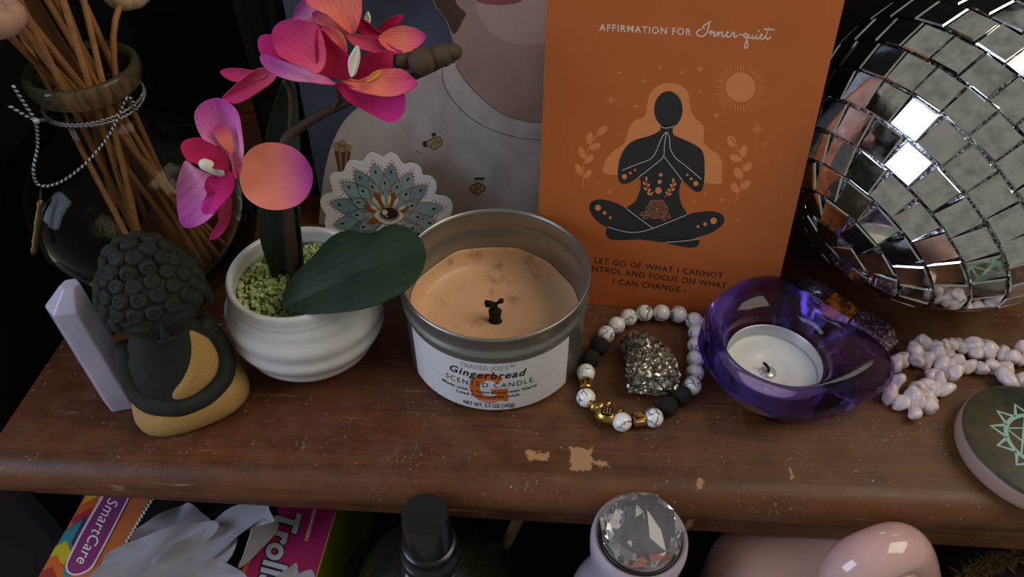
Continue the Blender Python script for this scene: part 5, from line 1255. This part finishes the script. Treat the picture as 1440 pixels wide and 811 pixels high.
lo_('DREAMWORKS', (850, 140), (772, 420), 4.2, 0.0003, WHITEINK, bold=0.02)
# shade inside the hole, painted as a flat black print with a perforated rim
opn = [tuple(p) for p in cat(zl([(930, 50), (1100, -20), (1500, 20), (1900, 60), (1985, 240), (1900, 420), (1700, 640), (1500, 800), (600, 800), (650, 560), (740, 400), (850, 180)]), 5, True)]
pprint('opening_shade', [opn], '#050505', 0.00034)
for i in range(26):
    t_ = i / 25; x = 935 - (935 - 705) * t_; y = 60 + (435 - 60) * t_
    part('perforation', fill([zl(disc(x + (6 if i % 2 else -4), y, 11, 9, n=8))], tf, ZN, 0.0006), PAPER, tbox, smooth=False)
# ---- tissue
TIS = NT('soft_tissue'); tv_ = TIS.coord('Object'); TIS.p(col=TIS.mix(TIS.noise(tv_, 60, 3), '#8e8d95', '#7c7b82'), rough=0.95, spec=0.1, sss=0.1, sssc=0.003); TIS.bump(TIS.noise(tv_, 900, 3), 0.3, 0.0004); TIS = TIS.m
tissue = thing('tissue', 'crumpled white tissue pulled up out of the carton', 'tissue', onz(220, 780, BT))
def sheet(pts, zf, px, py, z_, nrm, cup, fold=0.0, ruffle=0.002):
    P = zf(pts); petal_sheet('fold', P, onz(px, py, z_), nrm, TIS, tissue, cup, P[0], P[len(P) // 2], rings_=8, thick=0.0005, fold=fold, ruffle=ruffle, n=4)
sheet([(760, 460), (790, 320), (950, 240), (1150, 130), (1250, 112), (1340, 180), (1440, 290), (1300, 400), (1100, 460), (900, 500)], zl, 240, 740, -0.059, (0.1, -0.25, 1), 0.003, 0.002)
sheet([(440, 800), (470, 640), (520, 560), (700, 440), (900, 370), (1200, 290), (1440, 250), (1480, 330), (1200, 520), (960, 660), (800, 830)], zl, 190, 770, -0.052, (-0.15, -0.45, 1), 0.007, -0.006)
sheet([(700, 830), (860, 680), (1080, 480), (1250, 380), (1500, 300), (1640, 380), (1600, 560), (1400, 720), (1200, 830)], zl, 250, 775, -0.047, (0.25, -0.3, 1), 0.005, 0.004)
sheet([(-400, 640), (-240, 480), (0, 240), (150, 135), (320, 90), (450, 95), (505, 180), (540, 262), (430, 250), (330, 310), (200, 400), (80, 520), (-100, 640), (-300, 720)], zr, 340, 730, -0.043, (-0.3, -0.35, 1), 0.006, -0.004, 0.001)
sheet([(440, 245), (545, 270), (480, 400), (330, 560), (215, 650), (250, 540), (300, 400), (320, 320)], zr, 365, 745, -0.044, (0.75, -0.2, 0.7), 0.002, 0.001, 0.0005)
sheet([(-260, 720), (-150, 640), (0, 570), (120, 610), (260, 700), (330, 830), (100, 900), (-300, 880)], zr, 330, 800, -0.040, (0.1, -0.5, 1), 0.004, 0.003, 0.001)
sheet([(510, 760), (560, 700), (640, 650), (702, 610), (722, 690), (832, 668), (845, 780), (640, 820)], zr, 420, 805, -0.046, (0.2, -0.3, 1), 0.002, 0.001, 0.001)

# ================================================================== dark bottle with a black cap
bc = onz(597, 722, 0.001); bc.z = FZ
bottle = thing('dark_glass_bottle', 'dark green glass bottle with a black cap in front of the shelf edge', 'bottle', bc)
DG = NT('dark_bottle_glass'); DG.p(col='#23281a', rough=0.12, trans=0.35, ior=1.45, spec=0.5); DG = DG.m
CAPM = mat('black_plastic', '#101514', 0.28, spec=0.5)
part('bottle_body', lathe([(0.034, FZ), (0.0365, FZ + 0.002), (0.0370, FZ + 0.006), (0.0370, -0.075), (0.0350, -0.062), (0.0290, -0.052), (0.0200, -0.045), (0.0135, -0.040), (0.0120, -0.036), (0.0005, -0.036)], 48, (bc.x, bc.y, 0), True, True), DG, bottle)
part('collar', lathe([(0.0118, -0.036), (0.0122, -0.034), (0.0122, -0.0285), (0.0112, -0.0275), (0.0106, -0.0262), (0.0110, -0.0250), (0.0110, -0.0205), (0.0098, -0.0195), (0.0005, -0.0195)], 48, (bc.x, bc.y, 0), True, True), CAPM, bottle, sharp=40)
part('cap', lathe([(0.0098, -0.0195), (0.0096, -0.0185), (0.0091, 0.0004), (0.0087, 0.0010), (0.0080, 0.0009), (0.0005, 0.0008)], 48, (bc.x, bc.y, 0), True, True), CAPM, bottle, sharp=50)

# ================================================================== lilac bottle with a crystal stopper
cc_ = onz(903, 741, 0.0105); cz = (cc_.x, cc_.y, 0)
crys = thing('crystal_stopper_bottle', 'pale lilac bottle topped by a large faceted clear crystal stopper', 'bottle', (cc_.x, cc_.y, FZ))
LIL = mat('lilac_enamel', '#b9a9b6', 0.3, coat=0.4)
part('bottle_body', lathe([(0.022, FZ), (0.0240, FZ + 0.002), (0.0245, FZ + 0.006), (0.0245, -0.07), (0.0225, -0.050), (0.0185, -0.036), (0.0165, -0.026), (0.0166, -0.016), (0.0176, -0.006), (0.0180, 0.000), (0.0176, 0.0035), (0.0166, 0.0050), (0.0156, 0.0046), (0.0152, 0.0030), (0.0005, 0.0026)], 56, cz, True, True), LIL, crys, sharp=60)
part('foil_seat', lathe([(0.0150, 0.0027), (0.0150, 0.0029), (0.0005, 0.0029)], 40, cz, True, True), mat('grey_foil', '#6f6f74', 0.35, metal=0.6, bump=(500, 0.6, 0.001)), crys)
part('seat_ring', lathe([(0.0151, 0.0032), (0.0152, 0.0045), (0.0149, 0.0052), (0.0142, 0.0050), (0.0138, 0.0032)], 48, cz), mat('dark_metal_ring', '#3a3a36', 0.35, metal=0.7), crys)
CRY = NT('clear_crystal'); CRY.p(col='#ecebf0', rough=0.0, trans=0.95, ior=1.65, spec=0.6); CRY = CRY.m
n_ = 9
def ngon(r, z_, n=9, a0=0.0):
    return [Vector((cz[0] + r * math.cos(2 * PI * i / n + a0), cz[1] + r * math.sin(2 * PI * i / n + a0), z_)) for i in range(n)]
V_ = ngon(0.0085, 0.0032) + ngon(0.0143, 0.0066, a0=PI / n_) + ngon(0.0153, 0.0090) + ngon(0.0125, 0.0140, a0=PI / n_) + ngon(0.0072, 0.0175) + [Vector((cz[0] + 0.0012, cz[1] + 0.001, 0.0204)), Vector((cz[0], cz[1], 0.0030))]
jr = random.Random(4); V_ = [v + Vector((jr.uniform(-1, 1), jr.uniform(-1, 1), jr.uniform(-1, 1))) * 0.0006 for v in V_]
F_ = []
for ring_ in range(4):
    up_off = ring_ % 2
    for i in range(n_):
        j = (i + 1) % n_; a, b_ = ring_ * n_, (ring_ + 1) * n_
        if up_off == 0:
            F_ += [(a + i, a + j, b_ + i), (a + j, b_ + j, b_ + i)]
        else:
            F_ += [(a + i, b_ + j, b_ + i), (a + i, a + j, b_ + j)]
for i in range(n_):
    F_ += [(4 * n_ + i, 4 * n_ + (i + 1) % n_, 5 * n_), (i, 5 * n_ + 1, (i + 1) % n_)]
part('stopper', (V_, F_), CRY, crys, smooth=False, label='faceted clear crystal stopper')

# ================================================================== glossy pink ceramic
PNK = NT('pink_glaze'); PNK.p(col=PNK.mix(PNK.noise(PNK.coord('Object'), 50, 2), '#cfa9a0', '#c49a94'), rough=0.12, coat=0.6, spec=0.5); PNK = PNK.m
pc_ = onz(1168, 842, -0.06); pc_.z = FZ; pc_.y -= 0.004
pink = thing('pink_ceramic_figure', 'glossy pale pink ceramic figure with a bent rounded limb below the shelf edge', 'figurine', pc_)
part('body', ellipsoid((pc_.x, pc_.y, (FZ - 0.0375) / 2), (0.0500, 0.040, (-0.0375 - FZ) / 2), 48, 26, 0.45), PNK, pink)
lm = cat([onz(1184, 850, -0.040), onz(1188, 818, -0.014), onz(1200, 797, -0.003), onz(1232, 781, 0.002), onz(1262, 772, 0.001), onz(1276, 782, -0.006), onz(1286, 810, -0.022), onz(1296, 850, -0.050)], 6)
rr_ = [0.0090 + 0.0010 * math.sin(PI * i / (len(lm) - 1)) for i in range(len(lm))]
part('bent_limb', tube(lm, rr_, 20), PNK, pink, subsurf=1)

# ================================================================== fringed cloth at the far right
fcx = onz(1425, 800, -0.075)
cloth = thing('fringed_cloth', 'dark red cloth with an olive fuzzy trim heaped in the corner', 'cloth', (fcx.x + 0.012, fcx.y + 0.02, FZ))
v_, f_ = ellipsoid((fcx.x + 0.018, fcx.y + 0.012, (FZ - 0.066) / 2), (0.050, 0.045, (-0.066 - FZ) / 2), 40, 24, 0.7)
v_ = [p + Vector((noise.noise(p * 45), noise.noise(p * 45 + Vector((9, 0, 0))), noise.noise(p * 60) * (1 if p.z > FZ + 0.01 else 0))) * 0.007 for p in v_]
v_ = [Vector((p.x, p.y, max(p.z, FZ + 0.0003))) for p in v_]
part('cloth', (v_, f_), mat('dark_red_cloth', '#2f1214', 0.95, var=('#1b0c0d', 60, 0.3), bump=(500, 0.6, 0.001)), cloth)
rnd = random.Random(21); fz_ = []
trim = cat([onz(1352, 812, -0.062), onz(1385, 794, -0.060), onz(1420, 785, -0.058), onz(1450, 772, -0.057)], 14)
for p in trim:
    for k in range(9):
        a = rnd.random() * 2 * PI; l_ = rnd.uniform(0.003, 0.007); d = Vector((math.cos(a), math.sin(a), rnd.uniform(-0.3, 0.9))).normalized()
        fz_.append(tube([p, p + d * l_ * 0.6, p + d * l_ + Vector((0, 0, -0.001))], [0.0005, 0.0004, 0.0002], 4))
part('fuzzy_trim', join(*fz_), mat('olive_yarn', '#5a4a24', 0.95), cloth, smooth=False, kind='stuff')

# ================================================================== bare stick leaning under the shelf
s0 = onz(733, 722, -0.045); s1 = onz(683, 811, -0.105); sdv = (s1 - s0).normalized(); s1 = s0 + sdv * ((FZ + 0.002 - s0.z) / sdv.z)
solo('bare_stick', tube([s0, s0 * 0.5 + s1 * 0.5 + Vector((0.0008, 0, 0)), s1], [0.0028, 0.0030, 0.0030], 8), mat('olive_stick', '#7a6640', 0.75, var=('#33291a', 200, 0.3)), 'thin bare olive brown stick leaning in the dark below the shelf', 'stick', s1)
